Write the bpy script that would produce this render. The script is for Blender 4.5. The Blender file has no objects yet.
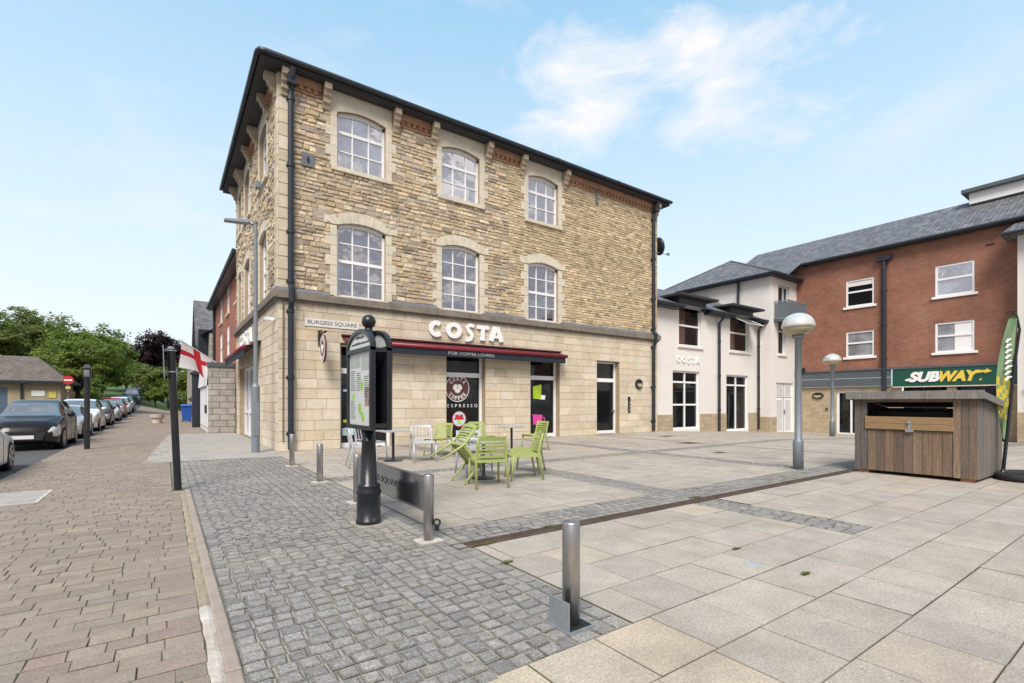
import bpy, bmesh, math, random
from mathutils import Vector, Matrix, Euler
from mathutils.geometry import tessellate_polygon
random.seed(7)
R = math.radians
rnd = random.uniform
scene = bpy.context.scene
COL = scene.collection
Zv = Vector((0, 0, 1))

# ------------------------------------------------------------------ materials
def _mat(name):
    m = bpy.data.materials.new(name); m.use_nodes = True
    nt = m.node_tree; nt.nodes.clear()
    out = nt.nodes.new('ShaderNodeOutputMaterial')
    b = nt.nodes.new('ShaderNodeBsdfPrincipled')
    nt.links.new(b.outputs[0], out.inputs[0])
    return m, nt, b
def _noise(nt, vec, sc, det=4, rough=.6, dist=0):
    n = nt.nodes.new('ShaderNodeTexNoise'); n.inputs['Scale'].default_value = sc
    n.inputs['Detail'].default_value = det; n.inputs['Roughness'].default_value = rough
    n.inputs['Distortion'].default_value = dist
    nt.links.new(vec, n.inputs['Vector']); return n.outputs['Fac']
def _range(nt, v, a, b, c, d):
    n = nt.nodes.new('ShaderNodeMapRange'); n.clamp = True
    for i, x in enumerate((a, b, c, d)): n.inputs[i + 1].default_value = x
    nt.links.new(v, n.inputs[0]); return n.outputs[0]
def _scale(nt, col, fac):
    n = nt.nodes.new('ShaderNodeVectorMath'); n.operation = 'SCALE'
    nt.links.new(col, n.inputs[0]); nt.links.new(fac, n.inputs['Scale']); return n.outputs[0]
def _mix(nt, fac, a, b):
    n = nt.nodes.new('ShaderNodeMixRGB'); nt.links.new(fac, n.inputs[0])
    for s, i in ((a, 1), (b, 2)):
        if isinstance(s, tuple): n.inputs[i].default_value = (*s, 1)
        else: nt.links.new(s, n.inputs[i])
    return n.outputs[0]
def mat(name, col, rough=.7, var=.15, sc=3., bump=0., bsc=40., bd=.01, metal=0, spec=.5, attr=False,
        dirt=0, dsc=.5, dcol=(.05, .045, .04), stretch=None, coat=0, fine=0, fsc=150., spots=0, ssc=9., grit=0):
    m, nt, b = _mat(name)
    tc = nt.nodes.new('ShaderNodeTexCoord'); vec = tc.outputs['Object']
    if stretch:
        mp = nt.nodes.new('ShaderNodeMapping'); mp.inputs['Scale'].default_value = stretch
        nt.links.new(vec, mp.inputs[0]); vec = mp.outputs[0]
    if attr:
        a = nt.nodes.new('ShaderNodeAttribute'); a.attribute_name = 'Col'; c = a.outputs['Color']
    else:
        r = nt.nodes.new('ShaderNodeRGB'); r.outputs[0].default_value = (*col, 1); c = r.outputs[0]
    if var: c = _scale(nt, c, _range(nt, _noise(nt, vec, sc, 6, .65), .25, .75, 1 - var, 1 + var))
    if fine: c = _scale(nt, c, _range(nt, _noise(nt, vec, fsc, 3, .7), .36, .64, 1 - fine, 1 + fine))
    if grit: c = _scale(nt, c, _range(nt, _noise(nt, vec, 52, 2, .6), .38, .62, 1 - grit, 1 + grit))
    if dirt:
        f = _range(nt, _noise(nt, vec, dsc, 6, .7, .4), .48, .72, 0, dirt)
        c = _mix(nt, f, c, dcol)
    if spots:
        vo = nt.nodes.new('ShaderNodeTexVoronoi'); vo.inputs['Scale'].default_value = ssc; nt.links.new(vec, vo.inputs['Vector'])
        f = _range(nt, vo.outputs['Distance'], .05, .13, spots, 0)
        mu = nt.nodes.new('ShaderNodeMath'); mu.operation = 'MULTIPLY'; nt.links.new(f, mu.inputs[0]); nt.links.new(_range(nt, _noise(nt, vec, 1.1, 3), .45, .6, 0, 1), mu.inputs[1])
        c = _mix(nt, mu.outputs[0], c, (.12, .11, .1))
    nt.links.new(c, b.inputs['Base Color'])
    b.inputs['Roughness'].default_value = rough; b.inputs['Metallic'].default_value = metal
    b.inputs['Specular IOR Level'].default_value = spec
    if coat: b.inputs['Coat Weight'].default_value = coat; b.inputs['Coat Roughness'].default_value = .03
    if bump:
        bp = nt.nodes.new('ShaderNodeBump'); bp.inputs['Strength'].default_value = bump
        bp.inputs['Distance'].default_value = bd
        nt.links.new(_noise(nt, vec, bsc, 5, .6), bp.inputs['Height']); nt.links.new(bp.outputs[0], b.inputs['Normal'])
    return m
def brickmat(name, c1, c2, mortar, bw, rh, ms=.01, rough=.85, var=.2, sc=1.5, bump=.5, dirt=0, dsc=.4, dcol=(.1, .09, .08), off=.5):
    m, nt, b = _mat(name)
    uv = nt.nodes.new('ShaderNodeUVMap'); vec = uv.outputs[0]
    t = nt.nodes.new('ShaderNodeTexBrick'); t.offset = off
    for k, v in (('Color1', (*c1, 1)), ('Color2', (*c2, 1)), ('Mortar', (*mortar, 1)), ('Scale', 1.), ('Mortar Size', ms),
                 ('Mortar Smooth', .2), ('Bias', 0.), ('Brick Width', bw), ('Row Height', rh)): t.inputs[k].default_value = v
    nt.links.new(vec, t.inputs['Vector'])
    c = _scale(nt, t.outputs['Color'], _range(nt, _noise(nt, vec, sc, 6, .7), .25, .75, 1 - var, 1 + var))
    if dirt: c = _mix(nt, _range(nt, _noise(nt, vec, dsc, 6, .7, .4), .5, .72, 0, dirt), c, dcol)
    nt.links.new(c, b.inputs['Base Color']); b.inputs['Roughness'].default_value = rough
    bp = nt.nodes.new('ShaderNodeBump'); bp.inputs['Strength'].default_value = bump; bp.inputs['Distance'].default_value = .01
    bp.invert = True
    nt.links.new(t.outputs['Fac'], bp.inputs['Height']); nt.links.new(bp.outputs[0], b.inputs['Normal'])
    return m
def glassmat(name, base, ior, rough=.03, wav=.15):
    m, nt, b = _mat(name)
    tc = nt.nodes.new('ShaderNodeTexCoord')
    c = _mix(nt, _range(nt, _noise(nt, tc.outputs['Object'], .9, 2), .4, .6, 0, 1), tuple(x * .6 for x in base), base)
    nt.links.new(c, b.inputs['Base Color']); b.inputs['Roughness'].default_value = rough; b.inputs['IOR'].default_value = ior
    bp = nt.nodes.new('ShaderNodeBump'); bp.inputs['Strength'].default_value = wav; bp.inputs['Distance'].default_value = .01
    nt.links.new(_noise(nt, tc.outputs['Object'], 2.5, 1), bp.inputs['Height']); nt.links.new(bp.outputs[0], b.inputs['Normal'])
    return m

M = {}
M['rubble'] = mat('rubble_stone', (.4, .3, .2), .95, .3, 7, .9, 30, .012, attr=True, dirt=.4, dsc=.45, dcol=(.2, .16, .11), fine=.25, fsc=70)
M['ashlar'] = mat('ashlar_stone', (.5, .42, .3), .9, .12, 5, .35, 60, .004, attr=True, dirt=.5, dsc=.7, dcol=(.38, .31, .225), fine=.14, fsc=90, grit=.06)
M['mortar'] = mat('lime_mortar', (.36, .285, .19), .95, .25, 6, .3)
M['dressed'] = mat('dressed_stone', (.62, .565, .45), .85, .14, 4, .3, 50, .004, dirt=.3, dsc=1.2, dcol=(.34, .29, .22), fine=.1, fsc=90)
M['weathered'] = mat('weathered_stone', (.2, .175, .14), .9, .4, 3, .4, 30, .006, dirt=.6, dsc=1.5, dcol=(.09, .085, .075))
M['corbel'] = mat('weathered_corbel_stone', (.4, .33, .24), .9, .3, 6, .5, 25, .01, dirt=.6, dsc=2.5, dcol=(.2, .165, .125))
M['lead'] = mat('lead_flashing', (.13, .145, .165), .6, .25, 2, .2, 12)
M['oldbrick'] = brickmat('old_red_brick', (.44, .19, .095), (.32, .145, .08), (.34, .26, .18), .23, .075, .012, var=.35)
M['darkpaint'] = mat('dark_blue_grey_paint', (.018, .024, .034), .4, .2, 3)
M['blackpaint'] = mat('black_gloss_paint', (.012, .014, .018), .32, .3, 5, .15, 30, dirt=.15, dsc=3, dcol=(.08, .075, .07))
M['soffit'] = mat('soffit_board', (.035, .035, .04), .7, .2, 2)
M['slate'] = brickmat('roof_slate', (.185, .185, .2), (.095, .098, .11), (.03, .03, .034), .32, .22, .012, .6, .3, 1.2, .8)
M['tile'] = brickmat('brown_roof_tile', (.17, .145, .125), (.12, .1, .085), (.06, .05, .045), .3, .25, .015, .85, .3, 1)
M['white'] = mat('white_upvc', (.8, .81, .82), .35, .03, 2)
M['whitewood'] = mat('white_painted_boards', (.7, .71, .72), .6, .1, 2, .3, 8, stretch=(1, 1, 4), dirt=.2, dsc=2, dcol=(.4, .4, .38))
M['glass'] = glassmat('dark_window_glass', (.012, .014, .016), 1.45)
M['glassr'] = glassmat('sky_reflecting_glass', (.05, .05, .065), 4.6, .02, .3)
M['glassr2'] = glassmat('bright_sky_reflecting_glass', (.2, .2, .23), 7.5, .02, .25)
M['glassb'] = glassmat('glass_with_blind', (.3, .31, .33), 1.9, .05, .1)
M['render'] = mat('cream_render', (.72, .695, .655), .9, .05, 1, .15, 90, .003, dirt=.15, dsc=.35, dcol=(.5, .46, .42))
M['buff'] = brickmat('buff_stone_block', (.44, .36, .24), (.36, .29, .19), (.3, .25, .19), .5, .22, .01, .9, .15, 2)
M['brick'] = brickmat('red_brick', (.3, .115, .066), (.225, .083, .05), (.26, .19, .15), .235, .078, .009, .88, .28, .9, .5, dirt=.35, dsc=.5, dcol=(.34, .2, .16))
M['brick2'] = brickmat('orange_red_brick', (.36, .11, .06), (.28, .085, .05), (.3, .2, .15), .23, .076, .009, .88, .2, 1)
M['concblock'] = brickmat('grey_walling_block', (.43, .41, .365), (.34, .32, .285), (.17, .155, .135), .62, .3, .018, .92, .25, 3, .8, dirt=.4, dsc=.8, dcol=(.16, .15, .13))
M['greypanel'] = mat('grey_fascia_panel', (.085, .1, .11), .5, .08, 2)
M['green'] = mat('green_sign_panel', (.008, .078, .055), .35, .05, 2)
M['yellow'] = mat('yellow_letter', (.75, .55, .08), .4, .04)
M['letter'] = mat('white_letter', (.82, .82, .82), .35, .03)
M['greyletter'] = mat('grey_printed_letter', (.4, .42, .44), .7, .05)
M['maroon'] = mat('maroon_awning_fabric', (.07, .012, .018), .8, .25, 3, .3, 12)
M['red'] = mat('red_awning_bar', (.22, .015, .028), .4, .1, 4)
M['navy'] = mat('navy_awning_valance', (.012, .018, .03), .8, .2, 4)
M['steel'] = mat('brushed_stainless_steel', (.46, .45, .44), .36, .2, 9, .15, 90, .002, metal=1, stretch=(1, 1, .15))
M['mirror'] = mat('polished_steel_plate', (.5, .5, .52), .17, .08, 3, .08, 40, .002, metal=1)
M['galv'] = mat('galvanised_steel', (.34, .37, .4), .5, .15, 14, .1, 40, metal=.6)
M['greymetal'] = mat('grey_painted_metal', (.2, .23, .255), .45, .1, 4, metal=.2)
M['rust'] = mat('rusty_drain_iron', (.085, .058, .046), .85, .4, 9, .6, 40, dirt=.4, dsc=3, dcol=(.2, .15, .11))
M['sett'] = mat('granite_sett', (.2, .2, .2), .8, .25, 12, .7, 45, .008, attr=True, fine=.5, fsc=130, dirt=.55, dsc=.55, dcol=(.33, .31, .275), grit=.16)
M['slab'] = mat('stone_slab', (.42, .385, .33), .85, .17, 3, .45, 90, .004, attr=True, fine=.26, fsc=130, dirt=.62, dsc=.42, dcol=(.22, .195, .16), spots=.85, ssc=14, grit=.14)
M['paver'] = mat('brick_paver', (.3, .23, .19), .9, .14, 6, .4, 80, .004, attr=True, fine=.24, fsc=140, dirt=.55, dsc=.6, dcol=(.21, .185, .165), spots=.3, ssc=16, grit=.1)
M['joint'] = mat('paving_joint', (.11, .1, .075), .95, .35, 5, .4, 60, dirt=.35, dsc=1.2, dcol=(.1, .11, .06))
M['settjoint'] = mat('pale_sett_joint', (.33, .3, .255), .95, .3, 5, .5, 80, dirt=.5, dsc=1.2, dcol=(.15, .14, .12))
M['mossjoint'] = mat('mossy_joint', (.12, .11, .075), .95, .35, 5, .4, 60, dirt=.8, dsc=3, dcol=(.065, .085, .025))
M['kerb'] = mat('concrete_edging', (.33, .275, .235), .9, .18, 4, .4, 70, fine=.15)
M['screed'] = mat('broken_mortar', (.5, .47, .42), .95, .3, 7, .9, 25, .015, dirt=.6, dsc=2.2, dcol=(.33, .25, .16))
M['sandfill'] = mat('sandy_joint_fill', (.34, .28, .205), .95, .3, 8, .9, 30, .015)
M['pale'] = mat('pale_concrete', (.36, .345, .32), .9, .2, 2, .3, 80, dirt=.5, dsc=.9, dcol=(.24, .23, .21), fine=.2, grit=.12)
M['asphalt'] = mat('asphalt', (.085, .085, .09), .9, .2, 1.5, .4, 100, fine=.25)
M['grass'] = mat('grass', (.07, .12, .025), .95, .35, 3, .6, 20, .05)
M['soil'] = mat('bare_ground', (.16, .14, .11), .95, .3, 2)
M['chairgreen'] = mat('lime_green_plastic', (.33, .385, .125), .5, .08, 6, spec=.4)
M['chairgrey'] = mat('grey_plastic', (.42, .44, .48), .45, .06, 6)
M['plateoff'] = mat('old_white_sign', (.66, .65, .61), .5, .1, 5)
M['chairwhite'] = mat('pale_aluminium', (.5, .515, .54), .4, .06, 6, metal=.15)
M['tabletop'] = mat('speckled_grey_table_top', (.36, .39, .42), .35, .1, 10, fine=.2)
M['plank'] = mat('weathered_plank', (.2, .15, .11), .85, .35, 6, .6, 14, .006, attr=True, stretch=(6, 6, .5), fine=.2, fsc=24, dirt=.5, dsc=.6, dcol=(.075, .062, .052))
M['rail'] = mat('fresh_plank', (.27, .175, .085), .8, .25, 6, .4, 14, .004, stretch=(6, .5, 6))
M['black'] = mat('matt_black', (.01, .01, .01), .7, 0)
M['rubber'] = mat('black_rubber', (.02, .02, .021), .8, .2, 8)
M['leaf'] = mat('tree_leaf', (.07, .11, .03), .6, 0, attr=True, spec=.3)
def _translucent(m):
    nt = m.node_tree; b = next(n for n in nt.nodes if n.type == 'BSDF_PRINCIPLED'); o = next(n for n in nt.nodes if n.type == 'OUTPUT_MATERIAL')
    t = nt.nodes.new('ShaderNodeBsdfTranslucent'); x = nt.nodes.new('ShaderNodeMixShader'); x.inputs[0].default_value = .35
    src = b.inputs['Base Color'].links[0].from_socket; nt.links.new(_scale(nt, src, _range(nt, src, 0, 1, 1.6, 1.6)), t.inputs[0])
    nt.links.new(b.outputs[0], x.inputs[1]); nt.links.new(t.outputs[0], x.inputs[2]); nt.links.new(x.outputs[0], o.inputs[0])
_translucent(M['leaf'])
M['bark'] = mat('tree_bark', (.06, .048, .036), .95, .3, 4, .6, 12, .03)
M['skin'] = mat('skin', (.45, .28, .2), .6, .05)
M['cloth'] = mat('dark_clothing', (.025, .025, .032), .9, .2)
M['plastic_blue'] = mat('blue_plastic', (.015, .1, .42), .45, .06)
M['mapface'] = mat('map_print', (.56, .6, .58), .35, .07, 3)
M['mapgreen'] = mat('map_green', (.3, .5, .08), .4, .1)
M['mapgrey'] = mat('map_grey', (.36, .39, .37), .4, .15, 8)
M['mapbrown'] = mat('map_picture', (.28, .2, .16), .4, .4, 9)
M['ink'] = mat('dark_ink', (.03, .03, .035), .5, 0)
M['flagwhite'] = mat('white_flag_cloth', (.75, .75, .76), .85, .03)
M['flagred'] = mat('red_flag_cloth', (.5, .02, .03), .85, .03)
M['ffgreen'] = mat('light_green_banner', (.19, .3, .155), .7, .12, 2)
M['ffyellow'] = mat('yellow_banner', (.62, .48, .05), .7, .2, 6)
M['stickerbrown'] = mat('brown_sticker', (.11, .04, .04), .5, .1)
M['brown'] = mat('brown_curtain', (.1, .055, .04), .9, .2, 5)
M['stickergreen'] = mat('lime_sticker', (.42, .6, .03), .5, .1)
M['stickerpink'] = mat('pink_sticker', (.62, .06, .32), .5, .2)
M['stickerblue'] = mat('pale_blue_sticker', (.45, .66, .72), .5, .1)
M['signred'] = mat('red_sign_enamel', (.5, .025, .03), .4, .05)
M['signyellow'] = mat('yellow_notice', (.65, .55, .12), .5, .05)
M['globe'] = mat('silvered_lamp_globe', (.78, .77, .74), .22, .05, 3, metal=.55)
M['globelow'] = mat('smoky_lamp_bowl', (.4, .35, .23), .2, .15, 3, spec=.8)
M['silverdisc'] = mat('flat_silver_disc', (.5, .56, .6), .35, .1, 8, metal=.5)
M['planter'] = mat('concrete_planter', (.42, .4, .37), .9, .15)
M['headlamp'] = mat('clear_headlamp', (.55, .57, .6), .12, .25, 8, spec=.9)
M['taillamp'] = mat('red_tail_lamp', (.35, .01, .01), .2, .1)
M['carglass'] = glassmat('car_glass', (.03, .034, .036), 3.0, .02, .05)
M['windscreen'] = glassmat('windscreen_glass', (.12, .13, .135), 4.2, .03, .05)
M['alloy'] = mat('alloy_wheel', (.4, .41, .42), .35, .1, metal=.7)
M['plate'] = mat('white_number_plate', (.7, .7, .68), .4, .02)
M['trim'] = mat('black_car_trim', (.014, .014, .015), .5, 0)
def carpaint(name, c, metal=.0): return mat(name, c, .2, .03, 2, metal=metal * .6, coat=.15 if sum(c) < .12 else .5, spec=.25 if sum(c) < .12 else .5)

# ------------------------------------------------------------------ mesh builder
ORG = {}
class MB:
    def __init__(s): s.v = []; s.f = []; s.c = []; s.m = []; s.col = (1, 1, 1); s.mi = 0
    def face(s, pts):
        n = len(s.v); s.v += [tuple(p) for p in pts]; s.f.append(tuple(range(n, n + len(pts)))); s.c.append(s.col); s.m.append(s.mi)
    def add(s, vs, fs):
        n = len(s.v); s.v += [tuple(p) for p in vs]
        for f in fs: s.f.append(tuple(n + i for i in f)); s.c.append(s.col); s.m.append(s.mi)
    def box(s, x0, x1, y0, y1, z0, z1):
        s.hexa([(x0, y0, z0), (x1, y0, z0), (x1, y1, z0), (x0, y1, z0), (x0, y0, z1), (x1, y0, z1), (x1, y1, z1), (x0, y1, z1)])
    def hexa(s, p): s.add(p, [(3, 2, 1, 0), (4, 5, 6, 7), (0, 1, 5, 4), (1, 2, 6, 5), (2, 3, 7, 6), (3, 0, 4, 7)])
    def bbox(s, x0, x1, y0, y1, z0, z1, b=.01):          # box with chamfered top and vertical edges
        pr = [(x0 + b, y0), (x1 - b, y0), (x1, y0 + b), (x1, y1 - b), (x1 - b, y1), (x0 + b, y1), (x0, y1 - b), (x0, y0 + b)]
        ins = [(min(max(x, x0 + b), x1 - b), min(max(y, y0 + b), y1 - b)) for x, y in pr]
        n = 8
        vs = [(x, y, z0) for x, y in pr] + [(x, y, z1 - b) for x, y in pr] + [(x + (ix - x) * .9, y + (iy - y) * .9, z1) for (x, y), (ix, iy) in zip(pr, ins)]
        fs = [tuple(range(n))[::-1]] + [(i, (i + 1) % n, n + (i + 1) % n, n + i) for i in range(n)] + [(n + i, n + (i + 1) % n, 2 * n + (i + 1) % n, 2 * n + i) for i in range(n)] + [tuple(range(2 * n, 3 * n))]
        s.add(vs, fs)
    def tube(s, pts, r, n=8, cap=True):
        pts = [Vector(p) for p in pts]; rr = r if isinstance(r, (list, tuple)) else [r] * len(pts)
        rings = []; t0 = (pts[1] - pts[0]).normalized()
        a = t0.orthogonal().normalized()
        for i, p in enumerate(pts):
            t = (pts[min(i + 1, len(pts) - 1)] - pts[max(i - 1, 0)]).normalized()
            a = (a - t * a.dot(t)).normalized(); b = t.cross(a)
            rings.append([p + (a * math.cos(2 * math.pi * k / n) + b * math.sin(2 * math.pi * k / n)) * rr[i] for k in range(n)])
        vs = [q for g in rings for q in g]; fs = []
        for i in range(len(pts) - 1):
            for k in range(n): fs.append((i * n + k, i * n + (k + 1) % n, (i + 1) * n + (k + 1) % n, (i + 1) * n + k))
        if cap: fs.append(tuple(range(n))[::-1]); fs.append(tuple(range((len(pts) - 1) * n, len(pts) * n)))
        s.add(vs, fs)
    def lathe(s, prof, c=(0, 0, 0), n=20, axis=None, sx=1, sy=1):
        vs = []; fs = []
        ax = Vector(axis).normalized() if axis else Zv
        a = Vector((1, 0, 0)) if abs(ax.z) > .9 else Zv.cross(ax).normalized()
        b = ax.cross(a); c = Vector(c)
        for r, h in prof:
            for k in range(n):
                t = 2 * math.pi * k / n; vs.append(c + ax * h + a * r * math.cos(t) * sx + b * r * math.sin(t) * sy)
        L = len(prof)
        for i in range(L - 1):
            for k in range(n): fs.append((i * n + k, i * n + (k + 1) % n, (i + 1) * n + (k + 1) % n, (i + 1) * n + k))
        fs.append(tuple(range(n))[::-1]); fs.append(tuple(range((L - 1) * n, L * n)))
        s.add(vs, fs)
    def prism(s, poly, d):                                # polygon (3D points) extruded by vector d
        n = len(poly); d = Vector(d); p = [Vector(q) for q in poly]
        vs = p + [q + d for q in p]
        tri = tessellate_polygon([p])
        s.add(vs, [tuple(t) for t in tri] + [tuple(i + n for i in t)[::-1] for t in tri] + [(i, (i + 1) % n, n + (i + 1) % n, n + i) for i in range(n)])
    def build(s, name, mats, parent=None, smooth=False, recalc=True, bevel=0, org=(0, 0, 0)):
        me = bpy.data.meshes.new(name)
        o = Vector(ORG.get(parent.name, (0, 0, 0))) if parent else Vector(org)
        me.from_pydata([tuple(Vector(p) - o) for p in s.v], [], s.f)
        if not isinstance(mats, (list, tuple)): mats = [mats]
        for m in mats: me.materials.append(M[m] if isinstance(m, str) else m)
        me.uv_layers.new(name='UVMap'); me.color_attributes.new('Col', 'FLOAT_COLOR', 'CORNER')
        uv = me.uv_layers['UVMap'].data; ca = me.color_attributes['Col'].data
        sv = s.v
        for p in me.polygons:
            p.material_index = s.m[p.index]; p.use_smooth = smooth
            n = p.normal; c = s.c[p.index]
            if abs(n.z) > .85: g = lambda q: (q[0], q[1])
            elif abs(n.z) > .2:
                h = Vector((n.x, n.y, 0)).normalized(); t = Vector((-h.y, h.x, 0)); k = 1 / math.sqrt(1 - n.z * n.z)
                g = lambda q: (q[0] * t.x + q[1] * t.y, q[2] * k)
            else:
                h = Vector((n.x, n.y, 0)).normalized(); t = (-h.y, h.x)
                if abs(t[0]) > abs(t[1]): t = (abs(t[0]), t[1] * (1 if t[0] > 0 else -1))
                g = lambda q: (q[0] * t[0] + q[1] * t[1], q[2])
            for li, vi in zip(p.loop_indices, p.vertices): uv[li].uv = g(sv[vi]); ca[li].color = (*c, 1)
        if recalc:
            bm = bmesh.new(); bm.from_mesh(me); bmesh.ops.recalc_face_normals(bm, faces=bm.faces); bm.to_mesh(me); bm.free()
        ob = bpy.data.objects.new(name, me); COL.objects.link(ob)
        if parent: ob.parent = parent
        ORG[ob.name] = tuple(o)
        if bevel:
            b = ob.modifiers.new('edge', 'BEVEL'); b.width = bevel; b.segments = 2; b.limit_method = 'ANGLE'; b.angle_limit = R(40)
        return ob
def tag(o, label, cat, group=None):
    o['label'] = label; o['category'] = cat
    if group: o['group'] = group
    return o
def thing(name, label, cat, loc=(0, 0, 0), group=None):
    o = bpy.data.objects.new(name, None); COL.objects.link(o); o.location = loc; o.empty_display_size = .2
    ORG[o.name] = tuple(loc); return tag(o, label, cat, group)
def struct(o): o['kind'] = 'structure'; return o
def copy_tree(o, parent=None):
    c = o.copy(); COL.objects.link(c)
    if parent: c.parent = parent
    for ch in list(o.children): copy_tree(ch, c)
    return c
class PL:                                                 # a wall plane: u to the right seen from outside, z up, o outwards
    def __init__(s, o, u, n): s.o = Vector(o); s.u = Vector(u); s.n = Vector(n)
    def p(s, u, z, o=0): return s.o + s.u * u + s.n * o + Zv * z
    def box(s, mb, u0, u1, z0, z1, o0, o1):
        P = s.p; mb.hexa([P(u0, z0, o0), P(u1, z0, o0), P(u1, z0, o1), P(u0, z0, o1), P(u0, z1, o0), P(u1, z1, o0), P(u1, z1, o1), P(u0, z1, o1)])
    def poly(s, mb, pts, o0, o1): mb.prism([s.p(u, z, o0) for u, z in pts], s.n * (o1 - o0))
def archz(u, u0, u1, z1, rise):
    k = (u - (u0 + u1) / 2) / ((u1 - u0) / 2); return z1 - rise * k * k
def wall(mb, pl, u0, u1, z0, z1, ops, rev=.3, o=0.):
    us = sorted({u0, u1} | {x for q in ops for x in q[:2]}); zs = sorted({z0, z1} | {x for q in ops for x in q[2:4]})
    for a, b in zip(us, us[1:]):
        for c, d in zip(zs, zs[1:]):
            um, zm = (a + b) / 2, (c + d) / 2
            if any(q[0] < um < q[1] and q[2] < zm < q[3] for q in ops): continue
            mb.face([pl.p(a, c, o), pl.p(b, c, o), pl.p(b, d, o), pl.p(a, d, o)])
    for q in ops:
        a, b, c, d = q[:4]; rise = q[4] if len(q) > 4 else 0
        N = 10 if rise else 1
        arc = [(a + (b - a) * i / N, archz(a + (b - a) * i / N, a, b, d, rise)) for i in range(N + 1)]
        if rise:
            for (ua, za), (ub, zb) in zip(arc, arc[1:]): mb.face([pl.p(ua, za, o), pl.p(ub, zb, o), pl.p(ub, d, o), pl.p(ua, d, o)])
        out = [(a, c)] + arc + [(b, c)]
        for (ua, za), (ub, zb) in zip(out, out[1:] + out[:1]): mb.face([pl.p(ua, za, o), pl.p(ub, zb, o), pl.p(ub, zb, -rev), pl.p(ua, za, -rev)])
KV = .1
def pick(pal):
    c = random.choices([p[0] for p in pal], [p[1] for p in pal])[0]; k = rnd(1 - KV, 1 + KV)
    return tuple(x * k * rnd(.99, 1.01) for x in c)
def stones(mb, pl, u0, u1, z0, z1, ch, ln, blocked, pal, dep, joint, jit, marks=(), inset=.012, tilt=.0):
    zs = [z0]; mk = sorted(m for m in marks if z0 < m < z1) + [z1]
    for m in mk:
        h0 = m - zs[-1]; n = max(1, round(h0 / ((ch[0] + ch[1]) / 2))); w = [rnd(*ch) for _ in range(n)]; k = h0 / sum(w)
        for x in w: zs.append(zs[-1] + x * k)
        zs[-1] = m
    for za, zb in zip(zs, zs[1:]):
        zm = (za + zb) / 2; iv = [(u0, u1)]
        for b in blocked:
            q = b(zm) if callable(b) else (b[:2] if b[2] < zm < b[3] else None)
            if not q: continue
            nv = []
            for a, c in iv:
                if q[1] <= a or q[0] >= c: nv.append((a, c)); continue
                if q[0] > a: nv.append((a, q[0]))
                if q[1] < c: nv.append((q[1], c))
            iv = nv
        for a, c in iv:
            if c - a < .03: continue
            u = a
            while u < c - 1e-4:
                l = rnd(*ln); e = u + l
                if c - e < ln[0] * .7: e = c
                d = rnd(*dep); j = joint / 2
                mb.col = pick(pal)
                g = lambda: rnd(-jit, jit)
                z0_, z1_ = za, zb
                o = [(u + j, z0_ + j), (e - j, z0_ + j), (e - j, z1_ - j), (u + j, z1_ - j)]
                o = [(x + g(), y + g()) for x, y in o]
                cx, cz = (u + e) / 2, (za + zb) / 2
                i_ = [(x + math.copysign(min(inset, (e - u) * .3), cx - x), y + math.copysign(min(inset, (zb - za) * .3), cz - y)) for x, y in o]
                vs = [pl.p(x, y, -.004) for x, y in o] + [pl.p(x, y, d + rnd(-tilt, tilt)) for x, y in i_]
                mb.add(vs, [(0, 1, 5, 4), (1, 2, 6, 5), (2, 3, 7, 6), (3, 0, 4, 7), (4, 5, 6, 7)])
                u = e
    mb.col = (1, 1, 1)

_tc = {}
def text_geo(s, bold=0., shear=0., ext=.5, spacing=1.):
    key = (s, bold, shear, spacing)
    if key not in _tc:
        cu = bpy.data.curves.new('lettering', 'FONT'); cu.body = s; cu.size = 1; cu.offset = bold; cu.shear = shear; cu.extrude = .5
        cu.space_character = spacing; cu.resolution_u = 4
        ob = bpy.data.objects.new('lettering', cu); COL.objects.link(ob)
        dg = bpy.context.evaluated_depsgraph_get(); me = bpy.data.meshes.new_from_object(ob.evaluated_get(dg))
        vs = [tuple(v.co) for v in me.vertices]; fs = [tuple(p.vertices) for p in me.polygons]
        x0 = min(v[0] for v in vs); x1 = max(v[0] for v in vs); y0 = min(v[1] for v in vs); y1 = max(v[1] for v in vs)
        _tc[key] = ([((v[0] - x0) / (x1 - x0), (v[1] - y0) / (y1 - y0), v[2] + .5) for v in vs], fs)
        bpy.data.objects.remove(ob); bpy.data.curves.remove(cu); bpy.data.meshes.remove(me)
    return _tc[key]
def text(mb, pl, s, u0, u1, z0, z1, o0, o1, **k):         # fits the string into the given rectangle of the plane
    vs, fs = text_geo(s, **k)
    mb.add([pl.p(u0 + x * (u1 - u0), z0 + y * (z1 - z0), o0 + w * (o1 - o0)) for x, y, w in vs], fs)
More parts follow.
